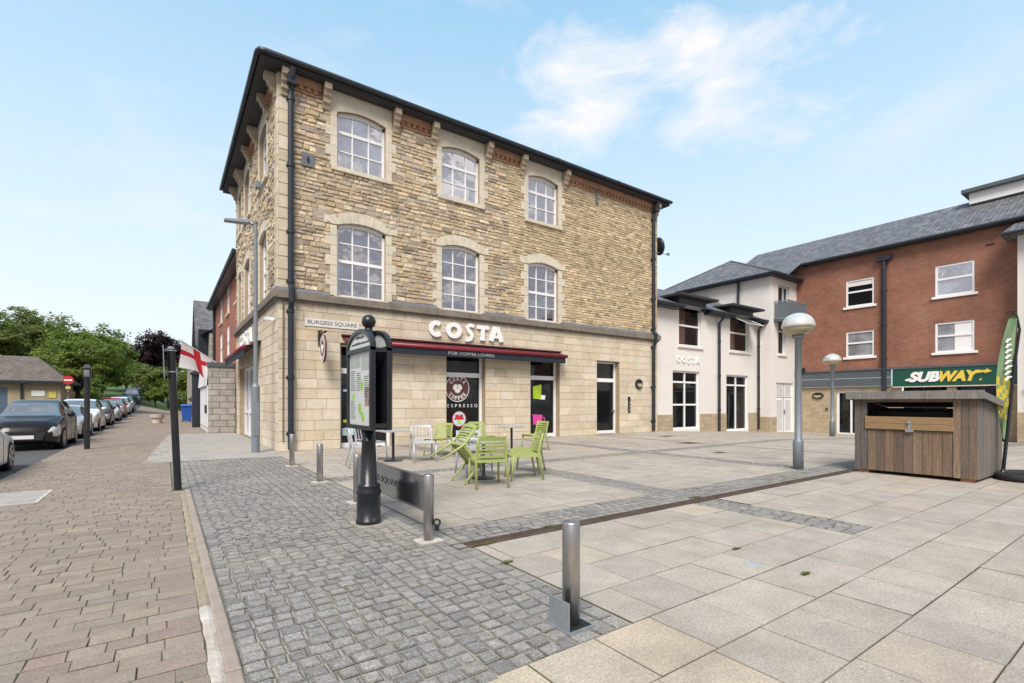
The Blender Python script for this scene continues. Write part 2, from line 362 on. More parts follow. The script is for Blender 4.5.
def ribbon(mb, pl, path, w, o0, o1, u0, z0, su, sz, closed=False):
    n = len(path); ws = w if isinstance(w, (list, tuple)) else [w] * n
    L, Rr = [], []
    for i, (x, y) in enumerate(path):
        a = path[(i - 1) % n] if closed or i else path[i]; b = path[(i + 1) % n] if closed or i < n - 1 else path[i]
        t = Vector((b[0] - a[0], b[1] - a[1])).normalized(); q = Vector((-t.y, t.x)) * ws[i] / 2
        L.append((u0 + (x + q.x) * su, z0 + (y + q.y) * sz)); Rr.append((u0 + (x - q.x) * su, z0 + (y - q.y) * sz))
    vs = [pl.p(*p, o) for o in (o0, o1) for S in (L, Rr) for p in S]; fs = []
    for i in range(n if closed else n - 1):
        j = (i + 1) % n; A = lambda layer, side, k: layer * 2 * n + side * n + k
        fs += [(A(1, 0, i), A(1, 0, j), A(1, 1, j), A(1, 1, i)), (A(0, 0, i), A(1, 0, i), A(1, 0, j), A(0, 0, j)), (A(0, 1, i), A(0, 1, j), A(1, 1, j), A(1, 1, i)), (A(0, 0, i), A(0, 0, j), A(0, 1, j), A(0, 1, i))]
    if not closed:
        for k in (0, n - 1): fs.append((k, n + k, 3 * n + k, 2 * n + k))
    mb.add(vs, fs)
def disc(mb, pl, u, z, ru, rz, o0, o1, n=24): pl.poly(mb, [(u + ru * math.cos(2 * math.pi * k / n), z + rz * math.sin(2 * math.pi * k / n)) for k in range(n)], o0, o1)

def zg(x, y):                                             # the lie of the land: falls to the east, rises far up the street
    h = min(max(0, y - 25), 95); r = .00036 * h * h + .07 * max(0, y - 120)
    return -.035 * min(max(x - 20, 0), 16) + r * min(1, max(.15, (1.5 - x) / 5))

# ================================================================== GROUND
def sheet(name, m, x0, x1, y0, y1, dz, nx=1, ny=1, xs=None, ys=None, col=(.27, .215, .18)):
    mb = MB(); mb.col = col; xs = xs or [x0 + (x1 - x0) * i / nx for i in range(nx + 1)]; ys = ys or [y0 + (y1 - y0) * i / ny for i in range(ny + 1)]
    vs = [(x, y, zg(x, y) + dz) for y in ys for x in xs]; w = len(xs)
    mb.add(vs, [(j * w + i, j * w + i + 1, (j + 1) * w + i + 1, (j + 1) * w + i) for j in range(len(ys) - 1) for i in range(w - 1)])
    return struct(mb.build(name, m, recalc=False))
def piece(mb, x0, x1, y0, y1, z, b, jz, jx=0., rough=False, jc=(.12, .11, .085)):
    g = lambda k: rnd(-k, k)
    o = [(x0, y0), (x1, y0), (x1, y1), (x0, y1)]; o = [(x + g(jx), y + g(jx)) for x, y in o]
    cx, cy = (x0 + x1) / 2, (y0 + y1) / 2
    q = [(x + math.copysign(b, cx - x), y + math.copysign(b, cy - y)) for x, y in o]
    h = z + g(jz); tx, ty = g(jz), g(jz)
    Zt = lambda x, y, d: zg(x, y) + h + d + tx * (x - cx) + ty * (y - cy)
    vs = [(x, y, zg(x, y) - .03) for x, y in o] + [(x, y, Zt(x, y, -b * .7)) for x, y in o] + [(x, y, Zt(x, y, g(jz * .3))) for x, y in q]
    fs = [(i, (i + 1) % 4, 4 + (i + 1) % 4, 4 + i) for i in range(4)] + [(4 + i, 4 + (i + 1) % 4, 8 + (i + 1) % 4, 8 + i) for i in range(4)]
    if rough:
        vs.append((cx + g(.01), cy + g(.01), Zt(cx, cy, rnd(.0, .004)))); fs += [(8 + i, 8 + (i + 1) % 4, 12) for i in range(4)]
    else: fs.append((8, 9, 10, 11))
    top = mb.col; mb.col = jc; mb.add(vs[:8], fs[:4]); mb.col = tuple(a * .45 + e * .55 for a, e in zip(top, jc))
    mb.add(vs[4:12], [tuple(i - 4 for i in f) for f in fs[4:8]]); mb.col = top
    mb.add(vs[8:], [tuple(i - 8 for i in f) for f in fs[8:]])
def subtract(r, holes):
    out = [r]
    for h in holes:
        nw = []
        for a in out:
            if h[0] >= a[1] or h[1] <= a[0] or h[2] >= a[3] or h[3] <= a[2]: nw.append(a); continue
            if a[0] < h[0]: nw.append((a[0], h[0], a[2], a[3]))
            if a[1] > h[1]: nw.append((h[1], a[1], a[2], a[3]))
            x0, x1 = max(a[0], h[0]), min(a[1], h[1])
            if a[2] < h[2]: nw.append((x0, x1, a[2], h[2]))
            if a[3] > h[3]: nw.append((x0, x1, h[3], a[3]))
        out = nw
    return [a for a in out if a[1] - a[0] > .05 and a[3] - a[2] > .05]

bigx = [-300, -150, -80, -50, -30, -20, -12, -9, -6, -2.6, 0, 5, 12, 20, 24, 28, 32, 36, 60, 150, 300]
bigy = [-250, -120, -60, -30, -10, 0, 10, 20, 25, 30, 35, 40, 45, 50, 56, 62, 66, 70, 76, 84, 94, 106, 120, 140, 160, 200, 260, 400]
sheet('ground', 'soil', 0, 0, 0, 0, -.16, xs=bigx, ys=bigy)
hill = [62, 66, 70, 76, 84, 94, 106, 120, 140, 160, 200, 260]
sheet('road', 'asphalt', 0, 0, 0, 0, -.07, xs=[-6.3, -4, -2.62], ys=[-60, 0, 20, 25, 30, 35, 40, 45, 50, 56] + hill)
sheet('side_road', 'asphalt', 0, 0, 0, 0, -.075, xs=[-40, -20, -6.3], ys=[20, 25, 30, 35, 40, 46, 52])
sheet('grass_bank', 'grass', 0, 0, 0, 0, -.03, xs=[-80, -50, -30, -20, -12, -6.35], ys=[52, 55, 58] + hill)
sheet('grass_verge', 'grass', 0, 0, 0, 0, -.03, xs=[-2.6, 0, 5, 12, 20, 40], ys=[84, 94, 106, 120, 140, 160, 200, 260])
sheet('pavement_bed', 'mossjoint', 0, 0, 0, 0, -.008, xs=[-2.6, -1, .21], ys=[-6, 0, 10.05])
sheet('pavement_bed', 'mossjoint', 0, 0, 0, 0, -.0085, xs=[-2.6, -1, .12], ys=[10.05, 14, 27.6])
sheet('far_pavement', 'paver', 0, 0, 0, 0, -.014, xs=[-2.6, -1, .12, 2.77], ys=[27.6, 32, 36, 40, 45, 50, 56, 62, 66, 70, 76, 84])
# brick pavers, rows running across the pavement
mb = MB(); pal = [((.268, .219, .176), 5), ((.285, .232, .185), 4), ((.25, .207, .17), 3), ((.3, .24, .184), 2), ((.268, .21, .174), 2), ((.265, .225, .185), 2)]
mh = (-2.55, -1.55, 10.04, 11.35); lamphole = []
y = -4.
while y < 58:
    rh = .156; x = -2.6 - rnd(0, .3); xe = .2 if y < 9.9 else (.1 if y < 27.6 else 2.72)
    while x < xe - .02:
        l = random.choice((.18, .2, .22, .24, .26, .3)); a, b = max(x, -2.6), min(x + l, xe)
        if xe - b < .1: b = xe
        if b - a > .03:
            for r in subtract((a, b, y, y + rh), [mh]):
                mb.col = pick(pal); near = y < 9
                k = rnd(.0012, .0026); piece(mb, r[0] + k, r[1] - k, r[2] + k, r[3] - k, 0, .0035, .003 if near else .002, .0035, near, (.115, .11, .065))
        x = b if b == xe else x + l
    y += rh
struct(mb.build('brick_pavement', 'paver', recalc=False))
# kerb edging and the broken mortar fillet beside it
mb = MB(); y = -4.
while y < 10.0:
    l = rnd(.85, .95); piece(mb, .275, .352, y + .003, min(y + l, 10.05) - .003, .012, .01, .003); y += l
mb.col = (1, 1, 1)
struct(mb.build('kerb_edging', 'kerb', recalc=False))
mb = MB(); N = 90
rows = []
for i in range(N + 1):
    yy = -4 + 14 * i / N; z = zg(0, yy)
    k = rnd(-.014, .01); rows.append([(.195 + k, yy, -.012), (.215 + k, yy, rnd(-.006, .004)), (.25, yy, rnd(-.006, .005)), (.277, yy, -.008)])
vs = [p for r in rows for p in r]
mb.add(vs, [(i * 4 + k, i * 4 + k + 1, i * 4 + 5 + k, i * 4 + 4 + k) for i in range(N) for k in range(3)])

mb.m = [0 if (sum(mb.v[i][1] for i in f) / 4) < 4.3 else 1 for f in mb.f]
struct(mb.build('mortar_fillet', ['screed', 'sandfill'], recalc=False))
# pale concrete in front of the side wall
mb = MB(); mb.add([(-.45, 14.9, .001), (2.77, 14.75, .001), (2.77, 27.6, .001), (.12, 27.6, .001)], [(0, 1, 2, 3)])
struct(mb.build('concrete_paving', 'pale', recalc=False))
# granite setts
sheet('sett_bed', 'settjoint', .1, 2.62, -4, 14.85, -.0125)
SPAL = [((.245, .236, .22), 4), ((.265, .255, .238), 3), ((.21, .204, .194), 2), ((.285, .272, .25), 2), ((.25, .238, .218), 2)]
mb = MB()
def setts(mb, x0, x1, y0, y1, along='x', w=(.105, .15), rh=.122, near=True):
    A0, A1, B0, B1 = (x0, x1, y0, y1) if along == 'x' else (y0, y1, x0, x1)
    n = max(1, round((B1 - B0) / rh)); rh = (B1 - B0) / n
    for j in range(n):
        b = B0 + j * rh; a = A0
        while a < A1 - .01:
            l = rnd(*w); e = a + l
            if A1 - e < .07: e = A1
            mb.col = pick(SPAL); k = rnd(.004, .008)
            q = (a + k, e - k, b + k, b + rh - k)
            if along != 'x': q = (q[2], q[3], q[0], q[1])
            piece(mb, *q, 0, .011, .004 if near else .003, .006, near, (.085, .079, .066))  # dark side and bevel colour paints the shadow at the sett edges
            a = e
post = (.0, .0, 0, 0)
setts(mb, .357, 1.5, 2.2, 14.8); setts(mb, 1.5, 1.62, 2.24, 14.8, 'y'); setts(mb, 1.62, 2.3, 2.24, 14.8); setts(mb, 2.3, 2.58, 2.24, 4.4, 'y', (.15, .19), .14); setts(mb, 2.3, 2.58, 4.4, 14.8, 'y', (.15, .19), .14)
setts(mb, .12, .375, 10.05, 14.8)
struct(mb.build('granite_setts', 'sett', recalc=False))
# the square: stone slabs with sett bands
bands = [(2.6, 12.15, 4.36, 4.56), (2.6, 34.7, 4.56, 5.2), (6.35, 6.95, 2.3, 4.36), (6.45, 7.05, 5.2, 16.0), (11.45, 12.0, 5.2, 16.0), (2.6, 34.7, 9.45, 9.95), (15.75, 16.0, 5.2, 16.0), (12.15, 34.7, 4.36, 4.56)]
ex = [-4, 2.6, 10, 20, 22, 24, 26, 28, 30, 32, 34.8, 60]
sheet('square_bed', 'joint', 0, 0, 0, 0, -.011, xs=ex[1:], ys=[-12, 2.24, 10, 16.7])
sheet('square_front_bed', 'joint', .375, 2.6, -4, 2.22, -.0115)
KV = .04; mb = MB(); PALS = [((.39, .35, .3), 6), ((.4, .358, .304), 5), ((.38, .342, .294), 4), ((.415, .36, .288), 1.4), ((.39, .35, .3), 4), ((.36, .324, .28), 1.4)]
TAN = [((.47, .4, .3), 3), ((.45, .39, .305), 2)]
y = 2.24 - .53 * 12; j = 0
while y < 16.6:
    y1 = y + .53 if j % 3 else y + .53
    x = (.375 if y < 2.2 else 2.6) - rnd(0, 1)
    while x < 34.7:
        l = random.choice((.53, .53, .53, .6, .8)); r = (max(x, .38 if y < 2.2 else 2.6), min(x + l, 34.8), y, min(y1, 16.6))
        for q in (subtract(r, bands) if r[1] - r[0] > .05 else []):
            mb.col = pick(TAN if (q[3] < 2.3 and q[1] < 3.2) else PALS)
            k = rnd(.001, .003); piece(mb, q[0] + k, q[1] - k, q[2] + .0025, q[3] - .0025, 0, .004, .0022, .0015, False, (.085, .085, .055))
        x += l
    y = y1; j += 1
KV = .1; struct(mb.build('stone_slabs', 'slab', recalc=False))
mb = MB()
for b in bands[1:-1]:
    along = 'x' if b[1] - b[0] > b[3] - b[2] else 'y'
    for q in ([b] if b is not bands[1] else [b]): setts(mb, *q, along, (.13, .18), .125, False)
setts(mb, 12.15, 34.7, 4.38, 4.56, 'x', (.13, .2), .1, False)
struct(mb.build('sett_bands', 'sett', recalc=False))
# rusty drain
root = thing('drain_channel', 'rusty iron drain channel running straight across the square along a sett band', 'drain', (2.45, 4.46, 0))
mb = MB()
for a, b in ((4.375, 4.395), (4.535, 4.555)): mb.box(2.42, 12.4, a, b, -.05, .006)
mb.build('edge_rail', 'rust', root)
mb = MB(); x = 2.45
while x < 12.38: mb.box(x, x + .018, 4.395, 4.535, -.03, .001); x += .036
g = mb.build('grating', 'rust', root, recalc=False)
mb = MB(); mb.box(2.42, 12.4, 4.395, 4.535, -.06, -.035); mb.build('trough', 'black', root)
# covers let into the paving
root = thing('manhole_cover', 'large pale rectangular manhole cover let into the brick pavement', 'manhole cover', (-2.05, 10.7, 0), 'covers in the paving')
mb = MB(); mb.bbox(-2.5, -1.6, 10.1, 11.3, -.03, .002, .004); mb.build('cover', 'pale', root)
mb = MB()
for q in ((-2.55, -2.5, 10.04, 11.35), (-1.6, -1.55, 10.04, 11.35), (-2.5, -1.6, 10.04, 10.1), (-2.5, -1.6, 11.3, 11.35)): mb.box(*q, -.03, .006)
mb.build('frame', 'screed', root)
for (x, y, w, d, lab) in ((15.6, 10.85, .75, .6, 'small rusty inspection cover in the far slabs near the stone building'), (13.4, 8.3, .4, .3, 'tiny dark cover in the slabs in the middle of the square'), (17.9, 13.6, .7, .45, 'rusty cover in the slabs outside the plain glazed door')):
    root = thing('inspection_cover', lab, 'manhole cover', (x, y, 0), 'covers in the paving')
    mb = MB(); mb.bbox(x - w / 2, x + w / 2, y - d / 2, y + d / 2, -.01, .006, .003); mb.build('cover', 'rust', root)
    mb = MB()
    P4 = lambda e: [(x - w / 2 - e, y - d / 2 - e), (x + w / 2 + e, y - d / 2 - e), (x + w / 2 + e, y + d / 2 + e), (x - w / 2 - e, y + d / 2 + e)]
    mb.add([(*p, zz) for zz in (-.01, .007) for e in (.001, .03) for p in P4(e)], [(k + o, (k + 1) % 4 + o, (k + 1) % 4 + o + 4, k + o + 4) for o in (0, 8) for k in range(4)] + [(k + o, (k + 1) % 4 + o, (k + 1) % 4 + o + 8, k + o + 8) for o in (0, 4) for k in range(4)])
    mb.build('frame', 'kerb', root)
mb = MB(); mb.lathe([(.055, 0), (.055, .006), (.05, .009)], (4.43, 2.42, 0), 24)
tag(mb.build('ground_marker', 'silverdisc', smooth=False), 'small round silver disc set flat in a foreground slab', 'marker')
# weeds in the joints
def weed(x, y, r, n, lab):
    mb = MB()
    for i in range(n):
        a = rnd(0, 6.28); d = r * math.sqrt(random.random()); p = Vector((x + d * math.cos(a) * 1.9, y + d * math.sin(a) * .35, 0)); b = rnd(0, 6.28)
        h = rnd(.006, .022); L = rnd(.012, .03); u = Vector((math.cos(b), math.sin(b), 0)); w = Vector((-u.y, u.x, 0)) * .005
        k = rnd(.7, 1.3); mb.col = (.15 * k, .17 * k, .05 * k)
        t = p + u * L + Zv * h
        mb.face([p - w, p + w, t + w * .6, t + u * .008, t - w * .6])
    tag(mb.build('weed_tuft', 'leaf', recalc=False), lab, 'weed', 'weeds in the paving joints')
weed(2.75, 4.37, .07, 90, 'weed tuft growing at the near end of the rusty drain')
weed(4.55, 2.0, .035, 60, 'weed tuft in a slab joint just in front of the silver disc')
weed(4.75, 2.75, .03, 40, 'small weed in a slab joint just behind the silver disc')
weed(6.75, 4.6, .08, 70, 'weed growing where the drain meets the short sett band')
weed(2.6, 3.75, .04, 50, 'weed at the slab edge beside the foreground steel bollard')
weed(3.75, 4.55, .04, 40, 'tiny weed along the drain near the white slab corner')

# ================================================================== THE STONE BUILDING
bld = thing('stone_building', 'three-storey corner building of yellow rubble stone with cream dressed-stone ground floor', 'building', (2.77, 16.05, 0))
F = PL((0, 16.05, 0), (1, 0, 0), (0, -1, 0)); X0, X1 = 2.77, 20.4
Lp = PL((2.77, 0, 0), (0, -1, 0), (-1, 0, 0)); Y0, Y1 = 16.05, 26.5
WC = [5.3, 9.03, 12.98]; HW = .81
GD = [(4.6, 6.35), (8.42, 10.1), (12.3, 13.88), (16.12, 17.62)]
w2 = [(c - HW, c + HW, 9.03, 10.94, .15) for c in WC]; w1 = [(c - HW, c + HW, 4.9, 7.33, .15) for c in WC]
gd = [(a, b, -.05, 3.4) for a, b in GD]
LW = [18.75, 22.7, 25.1]; LH = [.8, .8, .55]
l2 = [(-c - h, -c + h, 9.03, 10.94, .15) for c, h in zip(LW, LH)]; l1 = [(-c - h, -c + h, 4.9, 7.33, .15) for c, h in zip(LW, LH)]
lg = [(-25.4, -20.0, -.05, 3.0)]
mb = MB()
wall(mb, F, X0, X1, -.1, 11.45, w2 + w1 + gd, .36); wall(mb, Lp, -Y1, -Y0, -.1, 11.45, l2 + l1 + lg, .36)
mb.add([(X1, 16.05, -.5), (X1, Y1, -.5), (X1, Y1, 11.45), (X1, 16.05, 11.45)], [(0, 1, 2, 3)]); mb.add([(X0, Y1, -.5), (X1, Y1, -.5), (X1, Y1, 11.4), (X0, Y1, 11.4)], [(0, 1, 2, 3)])
mb.mi = 1
RUB = [((0.561, 0.463, 0.322), 5), ((0.498, 0.400, 0.279), 4), ((0.624, 0.537, 0.397), 4), ((0.456, 0.400, 0.322), 3), ((0.330, 0.278, 0.215), 1.3), ((0.582, 0.453, 0.279), 2), ((0.393, 0.347, 0.290), 1.5)]
RUB2 = [((0.561, 0.458, 0.290), 6), ((0.498, 0.389, 0.241), 5), ((0.603, 0.500, 0.332), 3), ((0.446, 0.363, 0.247), 2), ((0.341, 0.283, 0.199), 1)]
def blk(ws, m=.2):
    out = []
    for w in ws:
        if w[2] > 8: out.append((w[0] - m, w[1] + m, 8.93, 11.5))
        else:
            a, b = w[0] - m, w[1] + m
            out.append(lambda z, a=a, b=b: (a, b) if 4.8 < z < 7.2 else ((a + (z - 7.2) * .9, b - (z - 7.2) * .9) if z < 7.66 else None))
    return out
KV = .2; fb = blk(w2 + w1); lb = blk(l2 + l1)
stones(mb, F, X0 + .36, 11.2, 4.84, 11.0, (.085, .19), (.14, .46), fb, RUB, (.004, .045), .02, .014, (7.4, 8.93), .018, .008)
stones(mb, F, 11.2, X1 - .02, 4.84, 11.0, (.09, .13), (.18, .4), fb, RUB2, (.006, .03), .016, .007, (7.4, 8.93), .014, .004)
stones(mb, Lp, -Y1, -Y0 - .42, 4.84, 11.0, (.09, .19), (.16, .46), lb, RUB, (.004, .045), .02, .014, (7.4, 8.93), .018, .008)
mb.mi = 2; KV = .07
ASH = [((.61, .54, .415), 5), ((.585, .51, .385), 4), ((.64, .575, .455), 3), ((.55, .48, .36), 2), ((.61, .515, .36), 1)]
stones(mb, F, X0, X1, .0, 4.6, (.27, .34), (.42, .82), gd, ASH, (.008, .012), .009, .001, (3.4,), .006)
stones(mb, Lp, -Y1, -Y0, .0, 4.6, (.27, .34), (.42, .82), lg, ASH, (.008, .012), .009, .001, (3.0,), .006)
stones(mb, F, X0, X0 + .36, 4.86, 11.4, (.3, .42), (.35, .37), [], ASH, (.03, .036), .009, .002, (), .008)
stones(mb, Lp, -Y0 - .42, -Y0 + .03, 4.86, 11.4, (.3, .42), (.44, .46), [], ASH, (.03, .036), .009, .002, (), .008)
KV = .1; wl = mb.build('wall', ['mortar', 'rubble', 'ashlar'], bld, recalc=False)
# plinth, string course, flashing
mb = MB()
F.box(mb, X0 - .16, X1 + .12, 4.62, 4.85, 0, .16); Lp.box(mb, -Y1, -Y0 - .002, 4.622, 4.848, 0, .16); F.box(mb, X0 - .1, X1 + .06, 4.54, 4.62, 0, .09); Lp.box(mb, -Y1, -Y0 - .002, 4.541, 4.619, 0, .09)
mb.build('string_course', 'weathered', bld, bevel=.012)
mb = MB()
for pl_, a, b in ((F, 2.68, 4.25), (F, 6.35, 8.0), (F, 10.05, 11.95), (F, 14.0, 20.45), (Lp, -21.7, -19.7), (Lp, -17.8, -16.2)):
    mb = MB(); mb.prism([pl_.p(a, 4.853, .15), pl_.p(a, 4.853, .045), pl_.p(a, 4.97, .045)], pl_.u * (b - a)); mb.build('lead_flashing', 'lead', bld)
# windows
def arched_window(par, pl, w, rows, thick_row, glass, org, quoin):
    a, b, z0, z1, rise = w; o0, o1 = -.2, -.12; t = .075
    mb = MB()
    pl.box(mb, a, a + t, z0, z1 - rise, o0, o1); pl.box(mb, b - t, b, z0, z1 - rise, o0, o1); pl.box(mb, a + t, b - t, z0, z0 + t, o0, o1)
    N = 8
    for i in range(N):
        ua, ub = a + (b - a) * i / N, a + (b - a) * (i + 1) / N
        pl.poly(mb, [(ua, archz(ua, a, b, z1, rise) - t * 1.5), (ub, archz(ub, a, b, z1, rise) - t * 1.5), (ub, archz(ub, a, b, z1, rise)), (ua, archz(ua, a, b, z1, rise))], o0, o1)
    for k in (1, 2):
        u = a + (b - a) * k / 3; pl.box(mb, u - .018, u + .018, z0 + t, archz(u, a, b, z1, rise) - t, o0 + .02, o1 - .012)
    hh = z1 - .08 - z0
    for k in range(1, rows):
        z = z0 + hh * k / rows; th = .05 if k == thick_row else .018
        pl.box(mb, a + t, b - t, z - th, z + th, o0 + .015, o1 - .006 if k == thick_row else o1 - .014)
    f = mb.build('window', 'white', par)
    mb = MB(); pts = [(a + .02, z0 + .02)] + [(b - .02, z0 + .02)] + [(b - .02 - (b - a - .04) * i / N, archz(b - .02 - (b - a - .04) * i / N, a, b, z1, rise) - .03) for i in range(N + 1)]
    mb.face([pl.p(u, z, o0 + .03) for u, z in pts]); mb.build('pane', glass, f, recalc=False)
    mb = MB()
    if z0 > 8: pl.box(mb, a - .18, b + .18, z0 - .13, z0, -.15, .09)
    else: pl.box(mb, a - .1, b + .1, z0 - .06, z0, -.15, .05)
    mb.build('sill', 'dressed', f)
    mb = MB(); z = z0 + .002; k = 0; top = z1 - rise
    while z < top - .05:
        h = min(.32, top - z); e = (.21, .36)[k % 2] if quoin else .21
        mb.col = (1, 1, 1)
        pl.box(mb, a - e, a - .0005, z + .004, z + h - .004, -.05, .034); pl.box(mb, b + .0005, b + e, z + .004, z + h - .004, -.05, .034); z += h; k += 1
    if z0 > 8:
        pts = [(a - .21, 11.43), (a - .21, top + .003)] + [(a - .001, top + .003)] + [(a + (b - a) * i / 10, archz(a + (b - a) * i / 10, a, b, z1, rise)) for i in range(11)] + [(b + .21, top + .003), (b + .21, 11.43)]
        pl.poly(mb, pts, -.05, .03)
    else:
        N = 7; rin = lambda u: archz(u, a, b, z1, rise); A, B = a - .22, b + .22
        for i in range(N):
            s0, s1 = i / N, (i + 1) / N; g = .003
            pl.poly(mb, [(a + (b - a) * s0 + g, rin(a + (b - a) * s0)), (a + (b - a) * s1 - g, rin(a + (b - a) * s1)), (A + (B - A) * s1 - g, archz(A + (B - A) * s1, A, B, z1 + .36, .27)), (A + (B - A) * s0 + g, archz(A + (B - A) * s0, A, B, z1 + .36, .27))], -.05, .036)
        for s in (-1, 1):
            e = a if s < 0 else b; q = [(e + s * .0, top + .003), (e + s * .4, top + .003), (e + s * .4, top + .27), (e + s * .23, z1 + .09)]
            pl.poly(mb, q if s > 0 else q[::-1], -.05, .03)
    mb.build('stone_surround', 'dressed', f, bevel=.006)
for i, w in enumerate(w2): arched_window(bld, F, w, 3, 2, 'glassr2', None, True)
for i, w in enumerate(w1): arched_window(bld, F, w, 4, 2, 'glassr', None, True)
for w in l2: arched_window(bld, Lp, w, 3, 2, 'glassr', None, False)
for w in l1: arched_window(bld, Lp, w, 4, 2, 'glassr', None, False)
# corbels and brick frieze under the eaves
def corbel(pl, u):
    mb = MB(); pts = [(0, 10.72), (.1, 10.72), (.12, 10.86), (.2, 10.9), (.22, 11.04), (.3, 11.08), (.33, 11.2), (.42, 11.24), (.42, 11.428), (0, 11.428)]
    mb.prism([pl.p(u - .11, z, o * .85) for o, z in pts], pl.u * .22); mb.build('corbel', 'corbel', bld, bevel=.01)
cf = [X0 + .17] + [c + s * (HW + .34) for c in WC for s in (-1, 1)] + [X1 - .2]
cl = [-Y0 - .25] + [-c + s * (h + .34) for c, h in zip(LW, LH) for s in (1, -1)]
for u in cf: corbel(F, u)
for u in cl: corbel(Lp, u)
def frieze(pl, a, b):
    mb = MB(); pl.box(mb, a, b, 11.0, 11.08, 0, .05); pl.box(mb, a, b, 11.08, 11.2, 0, .03); pl.box(mb, a, b, 11.2, 11.428, 0, .12)
    u = a + .04
    while u < b - .1: pl.box(mb, u, u + .11, 11.085, 11.195, .031, .1); u += .22
    mb.build('brick_frieze', 'oldbrick', bld)
for a, b in ((cf[0], cf[1]), (cf[2], cf[3]), (cf[4], cf[5]), (cf[6], cf[7])): frieze(F, a + .14, b - .14)
for a, b in ((cl[0], cl[1]), (cl[2], cl[3]), (cl[4], cl[5])): frieze(Lp, min(a, b) + .14, max(a, b) - .14)
# roof, soffit, gutters, downpipes
e0, e1, f0, f1 = 2.24, 20.9, 15.66, 26.95
mb = MB(); ym = (f0 + f1) / 2; rz = 13.9
q = [(e0, f0, 11.66), (e1, f0, 11.66), (e1, f1, 11.66), (e0, f1, 11.66), (e0 + 5.7, ym, rz), (e1 - 5.7, ym, rz)]
mb.add(q, [(0, 1, 5, 4), (1, 2, 5), (2, 3, 4, 5), (3, 0, 4)]); mb.build('roof', 'slate', bld, recalc=False)
mb = MB(); mb.box(e0 + .03, e1 - .03, f0 + .03, f1 - .03, 11.43, 11.46); mb.build('soffit', 'soffit', bld)
mb = MB(); mb.box(e0, e1, f0, f0 + .03, 11.44, 11.65); mb.box(e0, e0 + .03, f0 + .03, f1, 11.44, 11.65); mb.box(e1 - .03, e1, f0 + .03, f1, 11.44, 11.65); mb.build('fascia_board', 'soffit', bld)
mb = MB(); mb.tube([(e0 - .07, f1, 11.6), (e0 - .07, f0 + .1, 11.6), (e0 - .03, f0 - .03, 11.6), (e0 + .1, f0 - .07, 11.6), (e1 + .05, f0 - .07, 11.6)], .08, 10)
for x in (6.2, 9.8, 13.4, 17): mb.tube([(x, f0 - .07, 11.6), (x + .08, f0 - .07, 11.6)], .095, 10)
mb.build('gutter', 'darkpaint', bld, smooth=True)
for x, r in ((3.1, .085), (19.98, .085)):
    mb = MB(); yp = 15.93
    mb.tube([(x, f0 - .02, 11.45), (x, f0 + .05, 11.2), (x, yp - .02, 10.95), (x, yp, 10.8), (x, yp, 5.05), (x, yp - .14, 4.88), (x, yp - .14, 4.5), (x, yp, 4.3), (x, yp, .06)], r, 12)
    for z in (10.6, 8.6, 6.6, 5.1, 4.2, 2.2, .5): mb.tube([(x, yp, z), (x, yp, z + .1)], r + .025, 12); mb.box(x - .12, x + .12, yp + .05, yp + .12, z + .02, z + .07)
    mb.box(x - .13, x + .13, f0 + .02, f0 + .2, 11.0, 11.3)
    mb.build('downpipe', 'darkpaint', bld, smooth=False)
mb = MB(); mb.tube([(2.9, 16.0, 4.5), (2.9, 16.02, .3)], .018, 6); mb.build('lightning_cable', 'weathered', bld)
mb = MB(); F.box(mb, 3.42, 3.78, 8.78, 9.2, .03, .06); mb.build('tie_plate', 'lead', bld)
mb = MB(); F.box(mb, 3.58, 3.63, 8.92, 9.06, .06, .1); mb.build('tie_bolt', 'blackpaint', bld)
mb = MB(); F.box(mb, 16.02, 16.12, 10.55, 11.2, .02, .1); mb.build('vent_pipe', 'lead', bld)
# doors in the ground floor
def glazed_door(par, a, b, mats_, cracks=1, transom=2.55, rail=.16, side=.1):
    o0, o1 = -.34, -.26; mb = MB()
    F.box(mb, a, a + side, 0, 3.38, o0, o1); F.box(mb, b - side, b, 0, 3.38, o0, o1); F.box(mb, a + side, b - side, transom - .11, transom + .06, o0, o1 + .01); F.box(mb, a + side, b - side, 3.31, 3.38, o0, o1)
    F.box(mb, a + side, b - side, .0, rail, o0, o1)
    f = mb.build('door', 'white', par)
    mb = MB(); mb.face([F.p(u, z, o0 + .03) for u, z in ((a + .03, .02), (b - .03, .02), (b - .03, 3.36), (a + .03, 3.36))]); mb.build('pane', 'glass', f, recalc=False)
    mb = MB(); F.box(mb, a + .35, b - .35, .012, .03, -.25, .0); mb.build('threshold', 'kerb', f)
    return f
doors = [glazed_door(bld, a, b, None) for a, b in GD]
mb = MB(); F.box(mb, GD[3][1] - .32, GD[3][1] - .1, 1.05, 1.12, -.26, -.2); mb.build('handle', 'steel', doors[3])
# stickers on the door glass
so0, so1 = -.308, -.3
def arc_text(mb, s, cu, cz, r, h, a0, a1, flip=False):
    for i, ch in enumerate(s):
        t = R(a0 + (a1 - a0) * i / (len(s) - 1)); d = Vector((math.cos(t), math.sin(t)))
        up = d if not flip else -d; ri = Vector((up.y, -up.x)); w = h * .62
        c = Vector((cu, cz)) + d * r; vs, fs = text_geo(ch, bold=.02)
        pts = []
        for x, y, k in vs:
            p = c + ri * (x - .5) * w + up * (y - .5) * h; pts.append(F.p(p.x, p.y, so1 + k * .004))
        mb.add(pts, fs)
cu, cz = 9.05, 2.02
mb = MB(); disc(mb, F, cu, cz, .5, .5, so0, so1 - .004, 32); mb.build('round_logo', 'stickerbrown', doors[1])
mb = MB(); arc_text(mb, 'COSTA', cu, cz, .37, .16, 140, 40); arc_text(mb, 'COFFEE', cu, cz, .37, .15, 218, 322, True)
